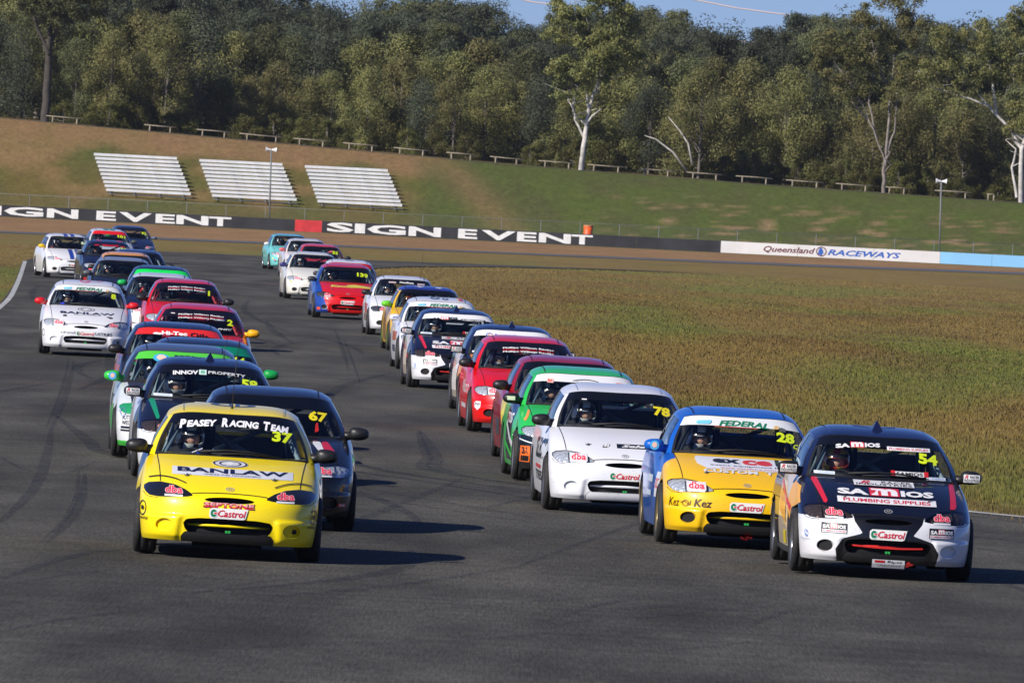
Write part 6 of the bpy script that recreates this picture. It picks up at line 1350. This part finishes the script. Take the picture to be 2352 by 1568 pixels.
car(371, 627.6, 3, 'dark navy racing car with a light grey roof beside the red number 1 car', (16, 22, 40), roof=(206, 208, 218), hood=(18, 24, 44), bumper=(206, 210, 214), band=(14, 14, 18), bandv=.82, helmet='black', drv='driver in dark helmet inside the navy car with the light grey roof', mir=((40, 42, 46), (40, 42, 46)), winds=[('poly', [(-.44, .90), (-.42, .90), (-.37, 1.0), (-.39, 1.0)], (190, 30, 36))], hoodd=[('rect', -.5, .3, .78, .83, (210, 212, 216))])
car(370, 611.3, 3, 'black racing car with bright green windscreen banner behind the navy car', (26, 32, 44), band=(20, 214, 84), bandv=.72, mir=(30, 170, 80), cast=False)
car(283, 590.8, 3.5, 'black racing car with silver roof in front of the orange-roofed car', (24, 24, 28), roof=(124, 130, 144), band=(12, 12, 14), bandv=.84, helmet='black', drv='driver in dark helmet inside the black car with silver roof', mir=(90, 92, 96))
car(289.8, 579, 3.5, 'orange-roofed racing car behind the silver-roofed black one', (236, 158, 16), band=(30, 26, 18), bandv=.80, cast=False)
car(317.7, 574, 3.5, 'dark blue racing car at the right of the orange-roofed one', (28, 42, 76), band=(14, 16, 22), bandv=.84, cast=False)
car(246.3, 551, 6, 'navy racing car with red Texaco lettering on its windscreen', (17, 22, 46), band=(14, 18, 40), bandv=.74, btxt=[('text', 'TEXACO', -.20, .28, 1.115, 1.155, dict(b=.06), (220, 30, 44)), ('rect', -.40, -.26, 1.12, 1.145, (180, 34, 48)), ('rect', .33, .45, 1.10, 1.13, (180, 34, 48))], num='12', bumper=(16, 18, 38), roofd=[('ell', -.25, 2.1, .09, .16, (190, 40, 60)), ('ell', .33, 2.1, .1, .2, (190, 40, 60))], helmet='black', drv='driver in dark helmet inside the navy Texaco car', zones={'bumper': [(lambda V: V[:, 2]-.22, (206, 24, 34))]}, mir=(80, 82, 84), cast=False, bumpd=[('rect', -.62, -.3, .44, .49, (214, 60, 70))])
car(248, 524.9, 7, 'white-roofed racing car number 101 with green roof patches and red windscreen banner', (206, 208, 216), roof=(206, 210, 218), band=(214, 26, 30), bandv=.70, num='101', mir=(70, 74, 70), roofd=[('rect', -.19, -.01, 1.8, 2.9, (36, 120, 96)), ('rect', .02, .20, 1.8, 2.9, (36, 120, 96))], helmet='silver', drv='driver in silver helmet inside the number 101 car', cast=False)
car(298.6, 518.6, 7, 'dark blue racing car number 92 at the very back of the left-hand row', (22, 34, 66), band=(18, 24, 40), bandv=.80, num='92', mir=((20, 130, 50), (90, 100, 116)), helmet='grey', drv='driver in grey helmet inside the dark blue number 92 car', cast=False)
car(153.2, 530.4, 8.6, 'white racing car with two blue stripes and a yellow mirror at far left', (224, 224, 226), band=(12, 12, 14), bandv=.88, num='64', numcol=(214, 230, 180), mir=((232, 186, 14), (60, 62, 62)), roofd=[('rect', -.14, -.02, 1.72, 3.2, (34, 62, 150)), ('rect', .06, .18, 1.72, 3.2, (34, 62, 150))], hoodd=[('rect', -.10, .03, .575, .845, (34, 62, 150)), ('rect', .10, .22, .575, .845, (34, 62, 150))], helmet='black', suit='red', drv='driver in dark helmet and red suit inside the white car with blue stripes', rim=(.5, .5, .5), crest_s=77.5, fog='open')
# ------------------------------------------------------------------ thin air haze round the whole place
hm = bpy.data.materials.new('air_haze'); hm.use_nodes = True; n = hm.node_tree; n.nodes.clear()
o_ = n.nodes.new('ShaderNodeOutputMaterial'); v_ = n.nodes.new('ShaderNodeVolumePrincipled'); v_.inputs['Color'].default_value = (.80, .86, .95, 1); v_.inputs['Density'].default_value = .00004; v_.inputs['Anisotropy'].default_value = .2
n.links.new(v_.outputs[0], o_.inputs['Volume'])
hb = ob('haze', MB().box((0, 2300, 14), (3050, 2750, 16.5)).mesh('haze', [hm], False)); tag(hb, kind='stuff', label='thin pale haze in the air over the track and forest', cat='haze')
